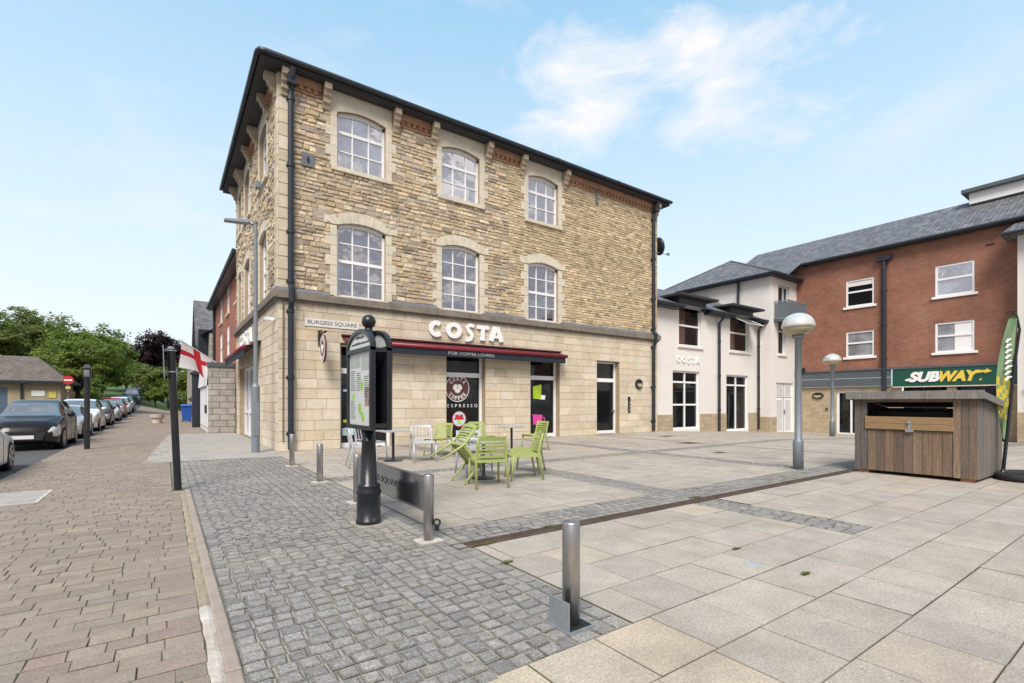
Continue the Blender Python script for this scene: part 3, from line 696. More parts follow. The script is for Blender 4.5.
ribbon(mb, F, [(math.cos(2 * math.pi * k / 32) * .5, math.sin(2 * math.pi * k / 32) * .5) for k in range(32)], .025, so1 - .003, so1 + .001, cu, cz, 1, 1, True)
mb.build('logo_lettering', 'letter', doors[1])
mb = MB()
for du, dz, ang in ((-.1, .05, 60), (.1, .05, -60), (0, -.09, 0)):
    pts = [(cu + du + .12 * math.cos(t) * math.cos(R(ang)) - .085 * math.sin(t) * math.sin(R(ang)), cz + dz + .12 * math.cos(t) * math.sin(R(ang)) + .085 * math.sin(t) * math.cos(R(ang))) for t in [2 * math.pi * k / 16 for k in range(16)]]
    F.poly(mb, pts, so1 - .003, so1 + .001 + abs(du) * .01 + (.002 if du > 0 else 0))
mb.build('coffee_beans', 'letter', doors[1])
mb = MB(); text(mb, F, 'ESPRESSO', 8.62, 9.92, 1.3, 1.42, so0, so1, spacing=1.9); mb.build('espresso_lettering', 'letter', doors[1])
mb = MB(); disc(mb, F, 9.12, .86, .3, .3, so0, so1 - .004, 28); mb.build('round_notice', 'stickerblue', doors[1])
mb = MB(); ribbon(mb, F, [(math.cos(2 * math.pi * k / 32) * .29, math.sin(2 * math.pi * k / 32) * .29) for k in range(32)], .03, so1 - .003, so1 + .001, 9.12, .86, 1, 1, True)
mb.build('notice_border', 'signred', doors[1]); mb = MB(); F.poly(mb, [(8.95, .9), (8.9, .87), (8.9, .83), (9.34, .83), (9.34, .87), (9.29, .9), (9.29, 1.02), (9.14, 1.02), (9.12, .93), (9.1, 1.02), (8.95, 1.02)], so1 - .003, so1 + .001); mb.build('notice_picture', 'signred', doors[1])
mb = MB(); F.poly(mb, [(9.03, .66), (9.21, .66), (9.19, .8), (9.05, .8)], so1 - .003, so1 + .002); mb.build('notice_base', 'stickergreen', doors[1])
mb = MB(); F.poly(mb, [(12.68, 1.65), (13.2, 1.6), (13.28, 1.75), (13.1, 1.8), (13.12, 2.25), (12.66, 2.15)], so0, so1); mb.build('green_cup_sticker', 'stickergreen', doors[2])
mb = MB(); F.poly(mb, [(13.08, 1.62), (13.3, 1.6), (13.34, 1.78), (13.12, 1.8)], so1, so1 + .003); mb.build('sticker_saucer', 'letter', doors[2])
mb = MB(); F.poly(mb, [(12.68, .55), (13.12, .5), (13.17, .95), (12.64, .98)], so0, so1); ribbon(mb, F, [(.15, .08), (.25, .06), (.26, -.08), (.14, -.1)], .05, so0, so1, 13.03, .76, 1, 1); mb.build('pink_cup_sticker', 'stickerpink', doors[2])
mb = MB(); disc(mb, F, 5.0, 1.62, .07, .09, so0, so1); mb.build('blue_round_sticker', 'plastic_blue', doors[0])
mb = MB(); F.box(mb, 4.78, 5.28, .82, .92, so0, so1); mb.build('green_strip_sticker', 'stickergreen', doors[0])
for q in ((4.75, 5.12, .4, .64), (4.78, 5.0, 1.84, 1.92)): mb = MB(); F.box(mb, *q, so0, so1); mb.build('paper_notice', 'stickerblue', doors[0])
# side shopfront
mb = MB()
Lp.box(mb, -25.4, -25.2, 0, 3.0, -.3, -.2); Lp.box(mb, -20.2, -20.0, 0, 3.0, -.3, -.2)
for u in (-24, -22.6, -21.4): Lp.box(mb, u - .07, u + .07, 0, 3.0, -.3, -.2)
for z in (0, 1.0, 2.88): Lp.box(mb, -25.2, -20.2, z, z + .12, -.295, -.21)
f = mb.build('shopfront', 'whitewood', bld)
mb = MB(); mb.face([Lp.p(u, z, -.27) for u, z in ((-25.3, .05), (-20.1, .05), (-20.1, 2.95), (-25.3, 2.95))]); mb.build('pane', 'glassb', f, recalc=False)

# ---- things fixed to the stone building
def path_arc(cx, cy, r, a0, a1, n=18): return [(cx + r * math.cos(R(a0 + (a1 - a0) * i / n)), cy + r * math.sin(R(a0 + (a1 - a0) * i / n))) for i in range(n + 1)]
GLY = {'C': ([path_arc(.5, .5, .36, 48, 318)], [.27]), 'O': ([path_arc(.5, .5, .36, 0, 342, 19)], [.27]),
       'S': ([[(.85, .86), (.62, .92), (.38, .88), (.28, .74), (.36, .6), (.55, .47), (.68, .3), (.6, .1), (.38, -.0), (.12, -.02)]], [[.2, .22, .25, .27, .28, .29, .29, .27, .24, .22]]),
       'T': ([[(.0, .86), (1., .86)], [(.5, .8), (.5, .3), (.5, .02)]], [.24, [.32, .28, .42]]),
       'A': ([[(.14, .03), (.45, .97)], [(.86, .03), (.55, .97)], [(.3, .32), (.7, .32)]], [[.26, .3], [.3, .28], .18])}
def shop_letters(pl, word, xs, z0, h, o0, o1, label, loc, m='letter'):
    root = thing('shop_sign', label, 'sign', loc)
    for ch, (a, b) in zip(word, xs):
        mb = MB(); paths, ws = GLY[ch]
        for k, (p, w) in enumerate(zip(paths, ws)): ribbon(mb, pl, p, w, o0 + k * .002, o1 + k * .003, a, z0, b - a, h, ch == 'O')
        mb.build('letter', m, root)
    return root
shop_letters(F, 'COSTA', [(7.68, 8.26), (8.36, 9.02), (9.12, 9.62), (9.68, 10.2), (10.22, 10.9)], 3.84, .6, .03, .1, 'large white coffee shop letters on the stone wall above the awning', (9.3, 16.05, 3.84))
shop_letters(Lp, 'COSTA', [(-24.5, -23.9), (-23.8, -23.1), (-23.0, -22.5), (-22.4, -21.9), (-21.8, -21.1)], 3.78, .6, .03, .1, 'white shop letters on the side wall above the side awning', (2.77, 22.8, 3.78))
def awning(pl, a, b, z, proj, label, word, loc):
    root = thing('awning', label, 'awning', loc)
    mb = MB(); mb.prism([pl.p(a, z, .02), pl.p(a, z - .16, proj), pl.p(a, z - .19, proj), pl.p(a, z - .05, .02)], pl.u * (b - a)); mb.build('canopy', 'maroon', root)
    mb = MB(); pl.box(mb, a - .04, b + .04, z, z + .05, .015, .16); mb.build('cassette', 'maroon', root)
    mb = MB(); mb.tube([pl.p(a - .03, z - .2, proj), pl.p(b + .03, z - .2, proj)], .07, 10); mb.build('front_bar', 'red', root, smooth=True)
    mb = MB(); pl.box(mb, a + .02, b - .05, z - .5, z - .24, proj - .02, proj + .0); v = mb.build('valance', 'navy', root)
    if word:
        mb = MB(); text(mb, pl, word, *word_at, z - .42, z - .31, proj, proj + .006); mb.build('lettering', 'greyletter', v)
    mb = MB()
    for u in (a + .3, b - .3): mb = MB(); mb.tube([pl.p(u, z - .1, .05), pl.p(u + .1, z - .2, proj - .08)], .03, 6); mb.build('folding_arm', 'blackpaint', root)
word_at = (8.25, 10.2)
awning(F, 4.66, 13.85, 3.62, .48, 'long maroon awning with red front bar over the cafe doors', 'FOR COFFEE LOVERS', (9.3, 16.05, 3.6))
awning(Lp, -25.6, -19.2, 3.62, .55, 'maroon awning on the side wall behind the grey lamp column', None, (2.77, 22.5, 3.5))
root = thing('street_name_plate', 'white street name plate on the stone wall beside the downpipe', 'sign', (4.35, 16.05, 3.9))
mb = MB(); F.box(mb, 3.52, 5.2, 3.86, 4.1, .013, .035); mb.build('plate', 'plateoff', root)
mb = MB(); text(mb, F, 'BURGESS SQUARE', 3.6, 5.12, 3.91, 4.05, .035, .039, bold=.0); mb.build('lettering', 'ink', root)
root = thing('hanging_sign', 'small oval red hanging sign on an iron bracket by the downpipe', 'sign', (3.95, 16.05, 3.2))
mb = MB(); mb.tube([(3.95, 16.04, 3.62), (3.95, 15.3, 3.62)], .03, 8); mb.tube([(3.95, 16.03, 3.3), (3.95, 15.75, 3.6)], .02, 8); mb.lathe([(.02, 0), (.06, .02), (.02, .06)], (3.95, 15.3, 3.6), 10); mb.tube([(3.95, 16.03, 3.25), (3.95, 16.03, 3.75)], .04, 8)
mb.tube([(3.95, 15.95, 3.72), (3.95, 15.75, 3.72), (3.95, 15.7, 3.64)], .02, 6); mb.build('bracket', 'blackpaint', root)
HS = PL((3.95, 15.55, 0), (0, -1, 0), (-1, 0, 0))
mb = MB(); disc(mb, HS, 0, 3.13, .3, .42, -.03, .03, 28); sg = mb.build('sign_board', 'stickerbrown', root)
mb = MB(); ribbon(mb, HS, [(math.cos(2 * math.pi * k / 28) * .27, math.sin(2 * math.pi * k / 28) * .39) for k in range(28)], .03, .03, .036, 0, 3.13, 1, 1, True)
for du, dz in ((-.06, .04), (.06, .04), (0, -.06)): disc(mb, HS, du, 3.13 + dz, .07, .09, .03, .034 + .002 * (du > 0) + .004 * (du < 0))
for i, ch in enumerate('COSTA'):
    vs, fs = text_geo(ch, bold=.02); t = R(140 - 25 * i); c = (.2 * math.cos(t), 3.13 + .3 * math.sin(t)); mb.add([HS.p(c[0] + (x - .5) * .07, c[1] + (y - .5) * .1, .031 + k * .004) for x, y, k in vs], fs)
for i, ch in enumerate('COFFEE'):
    vs, fs = text_geo(ch, bold=.02); t = R(220 + 20 * i); c = (.2 * math.cos(t), 3.13 + .3 * math.sin(t)); mb.add([HS.p(c[0] + (x - .5) * .07, c[1] + (y - .5) * .1, .031 + k * .004) for x, y, k in vs], fs)
mb.build('emblem', 'letter', sg)
def bulkhead(pl, u, z, ru, rz, label):
    root = thing('wall_light', label, 'wall light', tuple(pl.p(u, z, 0)))
    mb = MB(); disc(mb, pl, u, z, ru, rz, .012, .1); mb.build('housing', 'blackpaint', root, bevel=.02)
    mb = MB(); n = 16; pts = [(u + ru * .75 * math.cos(math.pi + math.pi * k / n), z + .02 - rz * .75 * abs(math.sin(math.pi * k / n))) for k in range(n + 1)]
    pl.poly(mb, pts, .1, .13); mb.build('lens', 'globelow', root)
bulkhead(F, 18.95, 2.38, .24, .24, 'round black bulkhead light on the stone wall by the right downpipe')
root = thing('door_entry_panel', 'narrow dark entry panel on the stone wall beside the plain glazed door', 'entry panel', (18.27, 16.05, 1.35))
mb = MB(); F.box(mb, 18.2, 18.34, 1.0, 1.75, .012, .05); mb.build('panel', 'black', root)
mb = MB()
for z in (1.08, 1.25, 1.42): F.box(mb, 18.23, 18.31, z, z + .09, .05, .056)
mb.build('button_plate', 'galv', root)
root = thing('satellite_dish', 'dark satellite dish on the far end wall high under the eaves', 'satellite dish', (20.4, 16.6, 9.4))
mb = MB(); c = Vector((20.95, 16.5, 9.6)); ax = Vector((.95, -.25, .25))
mb.lathe([(.0 + .02, .0), (.2, .02), (.35, .07), (.45, .13), (.46, .13), (.36, .055), (.2, .0), (.02, -.02)], c, 20, ax); mb.build('dish', 'darkpaint', root, smooth=True)
mb = MB(); mb.tube([(20.4, 16.6, 9.45), (20.95, 16.5, 9.55)], .03, 6); mb.tube([(20.9, 16.5, 9.3), (21.6, 16.3, 9.25)], .02, 6); mb.box(21.56, 21.68, 16.25, 16.35, 9.22, 9.34); mb.build('arm', 'galv', root)
root = thing('security_camera', 'small pale camera box on the corner stonework below the string course', 'camera', (2.77, 16.6, 4.1))
mb = MB(); mb.box(2.45, 2.75, 16.5, 16.6, 4.0, 4.1); mb.build('housing', 'white', root, bevel=.01)
mb = MB(); mb.tube([(2.77, 16.55, 4.12), (2.6, 16.55, 4.1)], .02, 6); mb.build('bracket', 'galv', root)
root = thing('bracket_light', 'small grey floodlight fixed on the upper side wall of the stone building', 'floodlight', (2.77, 17.4, 8.4))
mb = MB(); mb.tube([(2.77, 17.4, 8.4), (2.5, 17.4, 8.4)], .03, 6); mb.build('arm', 'galv', root)
mb = MB(); mb.box(2.34, 2.5, 17.28, 17.52, 8.3, 8.5); mb.build('lamp_head', 'greymetal', root, bevel=.01)

# ================================================================== LOW CREAM BUILDING
low = thing('shop_building', 'low cream rendered shop with two dark flat dormers joining the stone building', 'building', (20.4, 16.6, 0))
Q = PL((0, 16.6, 0), (1, 0, 0), (0, -1, 0))
def rect_window(par, pl, u0, u1, z0, z1, rows=(), cols=(), o=-.12, t=.08, glass='glass', sill=True, name='window', sillm='render'):
    mb = MB(); pl.box(mb, u0, u0 + t, z0, z1, o - .06, o + .02); pl.box(mb, u1 - t, u1, z0, z1, o - .06, o + .02); pl.box(mb, u0 + t, u1 - t, z0, z0 + t, o - .06, o + .02); pl.box(mb, u0 + t, u1 - t, z1 - t, z1, o - .06, o + .02)
    for z in rows: pl.box(mb, u0 + t, u1 - t, z - .05, z + .05, o - .05, o + .03)
    for u in cols: pl.box(mb, u - .05, u + .05, z0 + t, z1 - t, o - .055, o + .024)
    f = mb.build(name, 'white', par)
    mb = MB(); mb.face([pl.p(u, z, o - .03) for u, z in ((u0 + .02, z0 + .02), (u1 - .02, z0 + .02), (u1 - .02, z1 - .02), (u0 + .02, z1 - .02))]); mb.build('pane', glass, f, recalc=False)
    if sill: mb = MB(); pl.box(mb, u0 - .14, u1 + .14, z0 - .13, z0 - .001, -.1, .09); mb.build('sill', sillm, f, bevel=.008)
    return f
WL = [(22.95, 25.0), (27.95, 30.05)]; DL = [(22.4, 24.85, 0.0, 3.22), (27.55, 30.0, -.25, 3.15)]
EV = 6.62
mb = MB(); wall(mb, Q, 20.4, 31.4, -.9, EV, [(a, b, 4.6, EV) for a, b in WL] + [(a, b, c, d) for a, b, c, d in DL], .2)
for a, b in WL: wall(mb, Q, a - .1, b + .1, EV, 6.95, [(a, b, EV, 6.85)], .2)
mb.build('wall', 'render', low, recalc=False)
mb = MB(); last = 20.42
for a, b in [(d[0], d[1]) for d in DL] + [(31.39, 31.39)]:
    if a > last: mb = MB(); Q.box(mb, last, a - .02, -.8, .82, 0.0, .035); mb.build('stone_plinth', 'buff', low)
    last = b + .02
for i, (a, b) in enumerate(WL):
    f = rect_window(low, Q, a, b, 4.62, 6.82, (5.75,), (), -.14, glass='glass')
    mb = MB(); Q.box(mb, a + .12, a + .75, 4.75, 6.7, -.166, -.16); mb.build('curtain', 'brown', f)
for i, (a, b, c, d) in enumerate(DL):
    f = rect_window(low, Q, a, b, c, d, (d - .62,) + ((c + 1.35,) if i == 0 else ()), ((a + b) / 2,), -.14, .1, sill=False, name='door' if i == 0 else 'shop_window')
# the tilted open sash of the second dormer
mb = MB(); pt = lambda u, s, o: Q.p(u, 6.7 - s * .55, .02 + s * 1.0 + o)
A, B = 28.1, 29.9
for (u0, u1, s0, s1) in ((A, B, 0, .09), (A, B, .95, 1.04), (A, A + .09, .09, .95), (B - .09, B, .09, .95)): mb.hexa([pt(u0, s0, 0), pt(u1, s0, 0), pt(u1, s1, 0), pt(u0, s1, 0), pt(u0, s0, .05), pt(u1, s0, .05), pt(u1, s1, .05), pt(u0, s1, .05)])
sh = mb.build('open_sash', 'white', low)
mb = MB(); mb.face([pt(A, 0.05, .02), pt(B, .05, .02), pt(B, 1, .02), pt(A, 1, .02)]); mb.build('pane', 'glassb', sh, recalc=False)
mb = MB(); mb.add([(20.4, 16.15, EV + .1), (31.4, 16.15, EV + .1), (31.4, 20.2, 8.75), (20.4, 20.2, 8.75), (20.4, 16.15, EV), (31.4, 16.15, EV), (31.4, 20.2, 8.65), (20.4, 20.2, 8.65)], [(0, 1, 2, 3), (4, 5, 6, 7)][:1] + [(0, 3, 7, 4), (1, 5, 6, 2)])
mb.add([(20.4, 20.2, 8.75), (31.4, 20.2, 8.75), (31.4, 24, 7), (20.4, 24, 7)], [(0, 1, 2, 3)]); mb.build('roof', 'slate', low, recalc=False)
mb = MB()
for a, b in ((20.42, 22.7), (25.25, 27.7), (30.3, 31.38)): mb = MB(); mb.box(a, b, 16.12, 16.6, EV - .12, EV + .02); mb.tube([(a, 16.08, EV + .03), (b, 16.08, EV + .03)], .09, 8); mb.build('gutter', 'darkpaint', low)
for a, b in WL:
    mb = MB(); mb.box(a - .12, b + .35, 16.5, 19.4, 6.88, 7.2); d = mb.build('dormer', 'greypanel', low)
    mb = MB(); mb.box(a - .75, b + .75, 15.95, 19.4, 7.2, 7.33); mb.build('dormer_roof', 'soffit', d, bevel=.02)
    mb = MB(); mb.box(a - .11, a - .01, 16.49, 18, EV, 6.88); mb.box(b + .01, b + .34, 16.49, 18, EV, 6.88); mb.build('cheek', 'greypanel', d)
for x in (20.62, 26.6, 31.0):
    mb = MB(); mb.tube([(x, 16.1, EV), (x, 16.2, EV - .2), (x, 16.46, EV - .5), (x, 16.46, -.25 if x > 26 else 0)], .075, 10)
    for z in (5, 3, 1): mb.tube([(x, 16.46, z), (x, 16.46, z + .1)], .095, 10)
    mb.build('downpipe', 'darkpaint', low)
shop_letters(Q, 'COSTA', [(22.72, 23.08), (23.17, 23.57), (23.66, 23.98), (24.06, 24.38), (24.44, 24.84)], 3.66, .36, .01, .05, 'small white shop letters on the cream wall of the low building', (23.9, 16.6, 3.78))

# ================================================================== TALL CREAM BLOCK
blk3 = thing('apartment_block', 'taller cream rendered block with grey balcony and pointed slate roof', 'building', (31.4, 15.9, -.4))
T = PL((0, 15.9, 0), (1, 0, 0), (0, -1, 0)); TL = PL((31.4, 0, 0), (0, -1, 0), (-1, 0, 0)); EV3 = 9.55
mb = MB(); wall(mb, T, 31.4, 34.8, -1, EV3, [(32.35, 33.85, 7.0, 9.1), (32.35, 33.3, 4.6, 6.7), (32.1, 34.35, -.5, 2.75)], .25)
wall(mb, TL, -25, -15.9, -1, EV3, []); mb.build('wall', 'render', blk3, recalc=False)
mb = MB(); T.box(mb, 31.42, 32.08, -.9, .55, 0, .035); TL.box(mb, -16.58, -15.9, -.9, .55, 0.0, .033); mb.build('stone_plinth', 'buff', blk3)
rect_window(blk3, T, 32.35, 33.85, 7.0, 9.1, (), (33.3,), -.18, name='balcony_door', sill=False)
rect_window(blk3, T, 32.35, 33.3, 4.6, 6.15, (), (), -.14)
mb = MB(); T.box(mb, 32.35, 33.3, 6.15, 6.7, -.2, -.1); mb.build('dark_panel', 'greypanel', blk3)
mb = MB(); T.box(mb, 31.75, 34.25, 6.62, 6.75, .01, .9); bal = mb.build('balcony', 'greypanel', blk3)
mb = MB()
for q in ((31.75, 31.8, .01, .9), (34.2, 34.25, .01, .9), (31.8, 34.2, .85, .9)): T.box(mb, q[0], q[1], 7.85, 7.92, q[2], q[3]); T.box(mb, q[0], q[1], 6.78, 6.84, q[2], q[3])
x = 31.78
while x < 34.25: T.box(mb, x, x + .02, 6.84, 7.85, .86, .89); x += .11
o = .1
while o < .85:
    for x in (31.765, 34.215): T.box(mb, x, x + .02, 6.84, 7.85, o, o + .02)
    o += .11
T.box(mb, 31.83, 34.17, 6.86, 7.8, .82, .84); T.box(mb, 31.81, 31.83, 6.86, 7.8, .05, .82); mb.build('railing', 'greymetal', bal)
mb = MB(); T.box(mb, 32.1, 34.35, -.5, 2.75, -.2, -.1)
vd = mb.build('vent_door', 'white', blk3)
mb = MB()
for a, b in ((32.2, 33.15), (33.3, 34.25)):
    for z0, z1 in ((-.3, 1.7), (1.95, 2.6)):
        z = z0
        while z < z1: T.box(mb, a + .1, b - .1, z, z + .05, -.098, -.07); z += .1
mb.build('louvre', 'whitewood', vd)
mb = MB(); T.box(mb, 33.21, 33.235, -.5, 2.75, -.098, -.085); T.box(mb, 32.1, 34.35, 1.8, 1.83, -.097, -.086); T.box(mb, 33.26, 33.3, .7, 1.0, -.09, -.03); mb.build('door_gap', 'greymetal', vd)
mb = MB(); q = [(30.95, 15.45, EV3 + .1), (38, 15.45, EV3 + .1), (38, 25.4, EV3 + .1), (30.95, 25.4, EV3 + .1), (34.5, 20.4, 12.0)]
mb.add(q, [(0, 1, 4), (1, 2, 4), (2, 3, 4), (3, 0, 4)]); mb.build('roof', 'slate', blk3, recalc=False)
mb = MB(); mb.box(30.97, 37, 15.47, 25.3, EV3 - .05, EV3 + .06); mb.build('soffit', 'soffit', blk3)
mb = MB(); mb.tube([(30.9, 25.3, EV3 + .06), (30.9, 15.4, EV3 + .06), (34.6, 15.4, EV3 + .06)], .09, 8); mb.build('gutter', 'darkpaint', blk3)
mb = MB(); mb.tube([(31.28, 18.0, EV3), (31.28, 18.0, 6.5)], .085, 10); mb.build('downpipe', 'darkpaint', blk3)
for e, g in (((34.5, 20.4, 12.0), (30.95, 15.45, EV3 + .12)), ((34.5, 20.4, 12.0), (30.95, 25.4, EV3 + .12)), ((34.5, 20.4, 12.0), (38, 15.45, EV3 + .12))):
    mb = MB(); mb.tube([e, g], .07, 6); mb.build('ridge_tile', 'slate', blk3)

# ================================================================== RED BRICK BUILDING
brk = thing('brick_building', 'three-storey red brick building with slate roof above the green sandwich shop sign', 'building', (34.8, 10, -.5))
BP = PL((34.8, 0, 0), (0, -1, 0), (-1, 0, 0)); EB = 10.5
bw = [(-12.95, -11.47, 7.4, 9.05), (-12.95, -11.47, 4.28, 5.85), (-8.6, -6.98, 7.3, 9.0), (-8.6, -6.98, 4.22, 5.85)]
mb = MB(); wall(mb, BP, -15.9, 12, 3.45, EB, bw, .12); mb.build('wall', 'brick', brk, recalc=False)
for (a, b, c, d), g, extra in zip(bw, ('glass', 'glassb', 'glassr2', 'glassb'), (0, 1, 0, 1)):
    f = rect_window(brk, BP, a, b, c, d, (c + (d - c) * .55,), (), -.05, .09, glass=g, sillm='letter')
    if g == 'glass': mb = MB(); BP.box(mb, a + .1, b - .1, d - .38, d - .1, -.076, -.07); mb.build('blind', 'render', f)
    if extra and a < -8 and a > -9: mb = MB(); BP.box(mb, (a + b) / 2, b - .1, c + .1, d - .1, -.076, -.072); mb.build('curtain', 'letter', f)
mb = MB(); wall(mb, BP, -15.9, -10.58, -1, 2.45, [(-13.5, -11.9, -.56, 2.2)], .2); wall(mb, BP, -10.58, -10.1, -1, 2.45, []); mb.build('stone_ground_floor', 'buff', brk, recalc=False)
for q in ((-5.75, -5.3, -1, 2.33, -.1, .05), (-8.1, -7.7, -1, 2.3, -.1, .04)): mb = MB(); BP.box(mb, *q); mb.build('stone_pier', 'buff', brk)
rect_window(brk, BP, -13.5, -11.9, -.56, 2.2, (), (-12.7,), -.12, .13, sill=False, name='glazed_door')
mb = MB(); mb.face([BP.p(-10.1, -1, -.4), BP.p(-5.3, -1, -.4), BP.p(-5.3, 2.45, -.4), BP.p(-10.1, 2.45, -.4)]); fr = mb.build('shopfront', 'glass', brk, recalc=False)
mb = MB()
for u in (-10.1, -9.2, -7.0, -6.1): BP.box(mb, u, u + .08, -.6, 2.4, -.36, -.28)
BP.box(mb, -10.0, -5.4, 1.75, 1.83, -.36, -.29); mb.build('mullion', 'darkpaint', fr)
mb = MB(); BP.box(mb, -9.4, -8.4, 1.9, 2.1, -.38, -.37); mb.build('neon_strip', 'stickerpink', fr)
mb = MB(); BP.box(mb, -15.88, -10.6, 2.46, 2.95, 0, .16); BP.box(mb, -15.88, -10.6, 2.97, 3.42, 0, .14); BP.box(mb, -15.88, 12, 3.42, 3.5, 0, .2); mb.build('fascia', 'greypanel', brk)
mb = MB(); mb.add([(34.35, -12, EB + .1), (34.35, 21, EB + .1), (39.3, 21, 13.45), (39.3, -12, 13.45)], [(0, 1, 2, 3)]); mb.add([(34.35, 21, EB + .1), (39.3, 21, 13.45), (44, 21, EB)], [(0, 1, 2)]); mb.add([(32.4, 15.5, EB + .1 - 1.95 * .576), (34.35, 15.5, EB + .1), (34.35, 21, EB + .1), (32.4, 21, EB + .1 - 1.95 * .576)], [(0, 1, 2, 3)]); mb.add([(39.3, -12, 13.45), (39.3, 21, 13.45), (44, 21, EB), (44, -12, EB)], [(0, 1, 2, 3)]); mb.build('roof', 'slate', brk, recalc=False)
mb = MB(); mb.box(34.36, 34.8, -12, 15.4, EB - .04, EB + .08); mb.tube([(34.32, 15.4, EB + .08), (34.32, -12, EB + .08)], .09, 8); mb.build('gutter', 'darkpaint', brk)
mb = MB(); BP.box(mb, -11.3, -10.55, 9.85, 10.1, .02, .3); mb.tube([BP.p(-10.92, 9.9, .14), BP.p(-10.92, 2.3, .14), BP.p(-10.92, -.5, .26)], .12, 12)
for z in (8, 6, 4): mb.tube([BP.p(-10.92, z, .14), BP.p(-10.92, z + .12, .14)], .15, 12)
mb.build('downpipe', 'darkpaint', brk)
mb = MB(); BP.box(mb, -5.0, -4.6, 9.25, 9.33, .0, .03); BP.box(mb, -6.55, -6.2, 9.6, 9.67, .0, .02); mb.build('wall_vent', 'black', brk)
mb = MB(); mb.box(38.2, 40.6, -4, 7.9, 13.0, 13.62); pb = mb.build('roof_box', 'letter', brk)
mb = MB(); mb.box(37.9, 40.9, -4.2, 8.2, 13.62, 13.85); mb.build('lid', 'greypanel', pb, bevel=.03)
bulkhead(BP, -14.55, 1.92, .34, .2, 'oval black bulkhead light on the buff wall under the grey fascia')
root = thing('junction_box', 'tiny dark switch box on the buff wall beside the glazed door', 'switch box', (34.8, 14.0, 1.0))
mb = MB(); BP.box(mb, -14.1, -13.98, .98, 1.12, .0, .06); mb.build('box', 'black', root)
mb = MB(); BP.box(mb, -14.07, -14.01, 1.02, 1.08, .06, .075); mb.build('switch', 'greymetal', root)
root = thing('floodlight', 'small dark floodlight in the corner where cream block meets the grey fascia', 'floodlight', (34.6, 15.6, 3.6))
mb = MB(); mb.box(34.35, 34.7, 15.3, 15.7, 3.45, 3.75); mb.build('lamp_head', 'black', root, bevel=.02)
mb = MB(); mb.tube([(34.8, 15.5, 3.6), (34.6, 15.5, 3.6)], .04, 6); mb.build('bracket', 'black', root)
# the green shop sign
root = thing('shop_sign', 'long green shop sign with white and yellow slanted letters', 'sign', (34.8, 8, 2.4))
mb = MB(); BP.box(mb, -10.52, -5.0, 2.4, 3.41, .02, .14); mb.build('panel', 'green', root, bevel=.01)
mb = MB(); BP.box(mb, -10.52, -5.0, 2.34, 2.395, .02, .16); mb.build('trim', 'dressed', root)
mb = MB(); text(mb, BP, 'SUB', -9.74, -8.34, 2.62, 3.2, .14, .2, bold=.055, shear=.28); BP.poly(mb, [(-9.92, 2.76), (-9.8, 2.66), (-9.8, 2.7), (-9.52, 2.665), (-9.5, 2.78), (-9.77, 2.8), (-9.75, 2.85)], .14, .195); mb.build('white_lettering', 'letter', root)
mb = MB(); text(mb, BP, 'WAY', -8.4, -6.72, 2.61, 3.19, .14, .2, bold=.055, shear=.28); BP.poly(mb, [(-7.15, 3.0), (-6.8, 3.02), (-6.55, 3.06), (-6.57, 2.98), (-6.28, 3.09), (-6.48, 3.24), (-6.5, 3.17), (-6.85, 3.14), (-7.0, 3.12)], .14, .197); disc(mb, BP, -6.72, 2.68, .05, .05, .14, .15, 10); mb.build('yellow_lettering', 'yellow', root)
# corner building at the right edge
cb = thing('corner_building', 'cream corner building with dark downpipe at the right edge of the photo', 'building', (33.9, 4, -.5))
mb = MB(); mb.box(33.9, 34.79, -8, 5.25, 1.0, 9.6); mb.build('wall', 'render', cb)
mb = MB(); mb.box(33.88, 34.79, -8, 5.26, -1, 1.0); mb.build('stone_base', 'buff', cb)
mb = MB(); mb.hexa([(33.3, -8, 9.6), (34.8, -8, 9.6), (34.8, 5.75, 9.6), (33.3, 5.75, 9.6), (33.3, -8, 9.7), (34.8, -8, 10.6), (34.8, 5.3, 10.6), (33.3, 5.75, 9.7)]); mb.build('roof', 'slate', cb)
mb = MB(); mb.tube([(33.25, 5.7, 9.66), (33.25, -8, 9.66)], .09, 8); mb.build('gutter', 'darkpaint', cb)
mb = MB(); mb.tube([(33.75, 4.55, 9.6), (33.75, 4.55, -.5)], .14, 12); mb.build('downpipe', 'darkpaint', cb)
mb = MB(); mb.box(33.85, 33.9, -3, 3.6, -.5, 2.6); mb.build('shop_door', 'glass', cb)
mb = MB(); mb.box(33.7, 33.9, 4.0, 4.9, 2.1, 2.3); mb.build('alarm_box', 'signyellow', cb)

# ================================================================== BUILDINGS ALONG THE STREET
hs = thing('brick_house', 'tall orange-red brick house with white sash windows behind the stone building', 'house', (2.9, 35, 0))
HP = PL((3.15, 0, 0), (0, -1, 0), (-1, 0, 0))
hw = [(-30.6, -29.2, 4.2, 6.2), (-30.6, -29.2, 6.9, 8.6), (-35.4, -33.8, 4.2, 6.2), (-35.4, -33.8, 6.9, 8.6), (-40, -38.2, 4.2, 6.2), (-40, -38.2, 6.9, 8.6), (-30.6, -29.2, 0.8, 3), (-40, -38, .8, 3)]
mb = MB(); wall(mb, HP, -44, -26.6, -.2, 8.75, hw, .15); mb.box(3.4, 12, 26.6, 44, -.2, 8.6); mb.build('wall', 'brick2', hs, recalc=False)
for w in hw: rect_window(hs, HP, *w, ((w[2] + w[3]) / 2,), ((w[0] + w[1]) / 2,), -.06, .08, 'glassb', sillm='dressed')
mb = MB(); mb.add([(2.7, 26.6, 8.7), (2.7, 44.3, 8.7), (7.5, 44.3, 11.4), (7.5, 26.6, 11.4)], [(0, 1, 2, 3)]); mb.add([(7.5, 26.6, 11.4), (7.5, 44.3, 11.4), (12.5, 44.3, 9), (12.5, 26.6, 9)], [(0, 1, 2, 3)]); mb.build('roof', 'slate', hs, recalc=False)
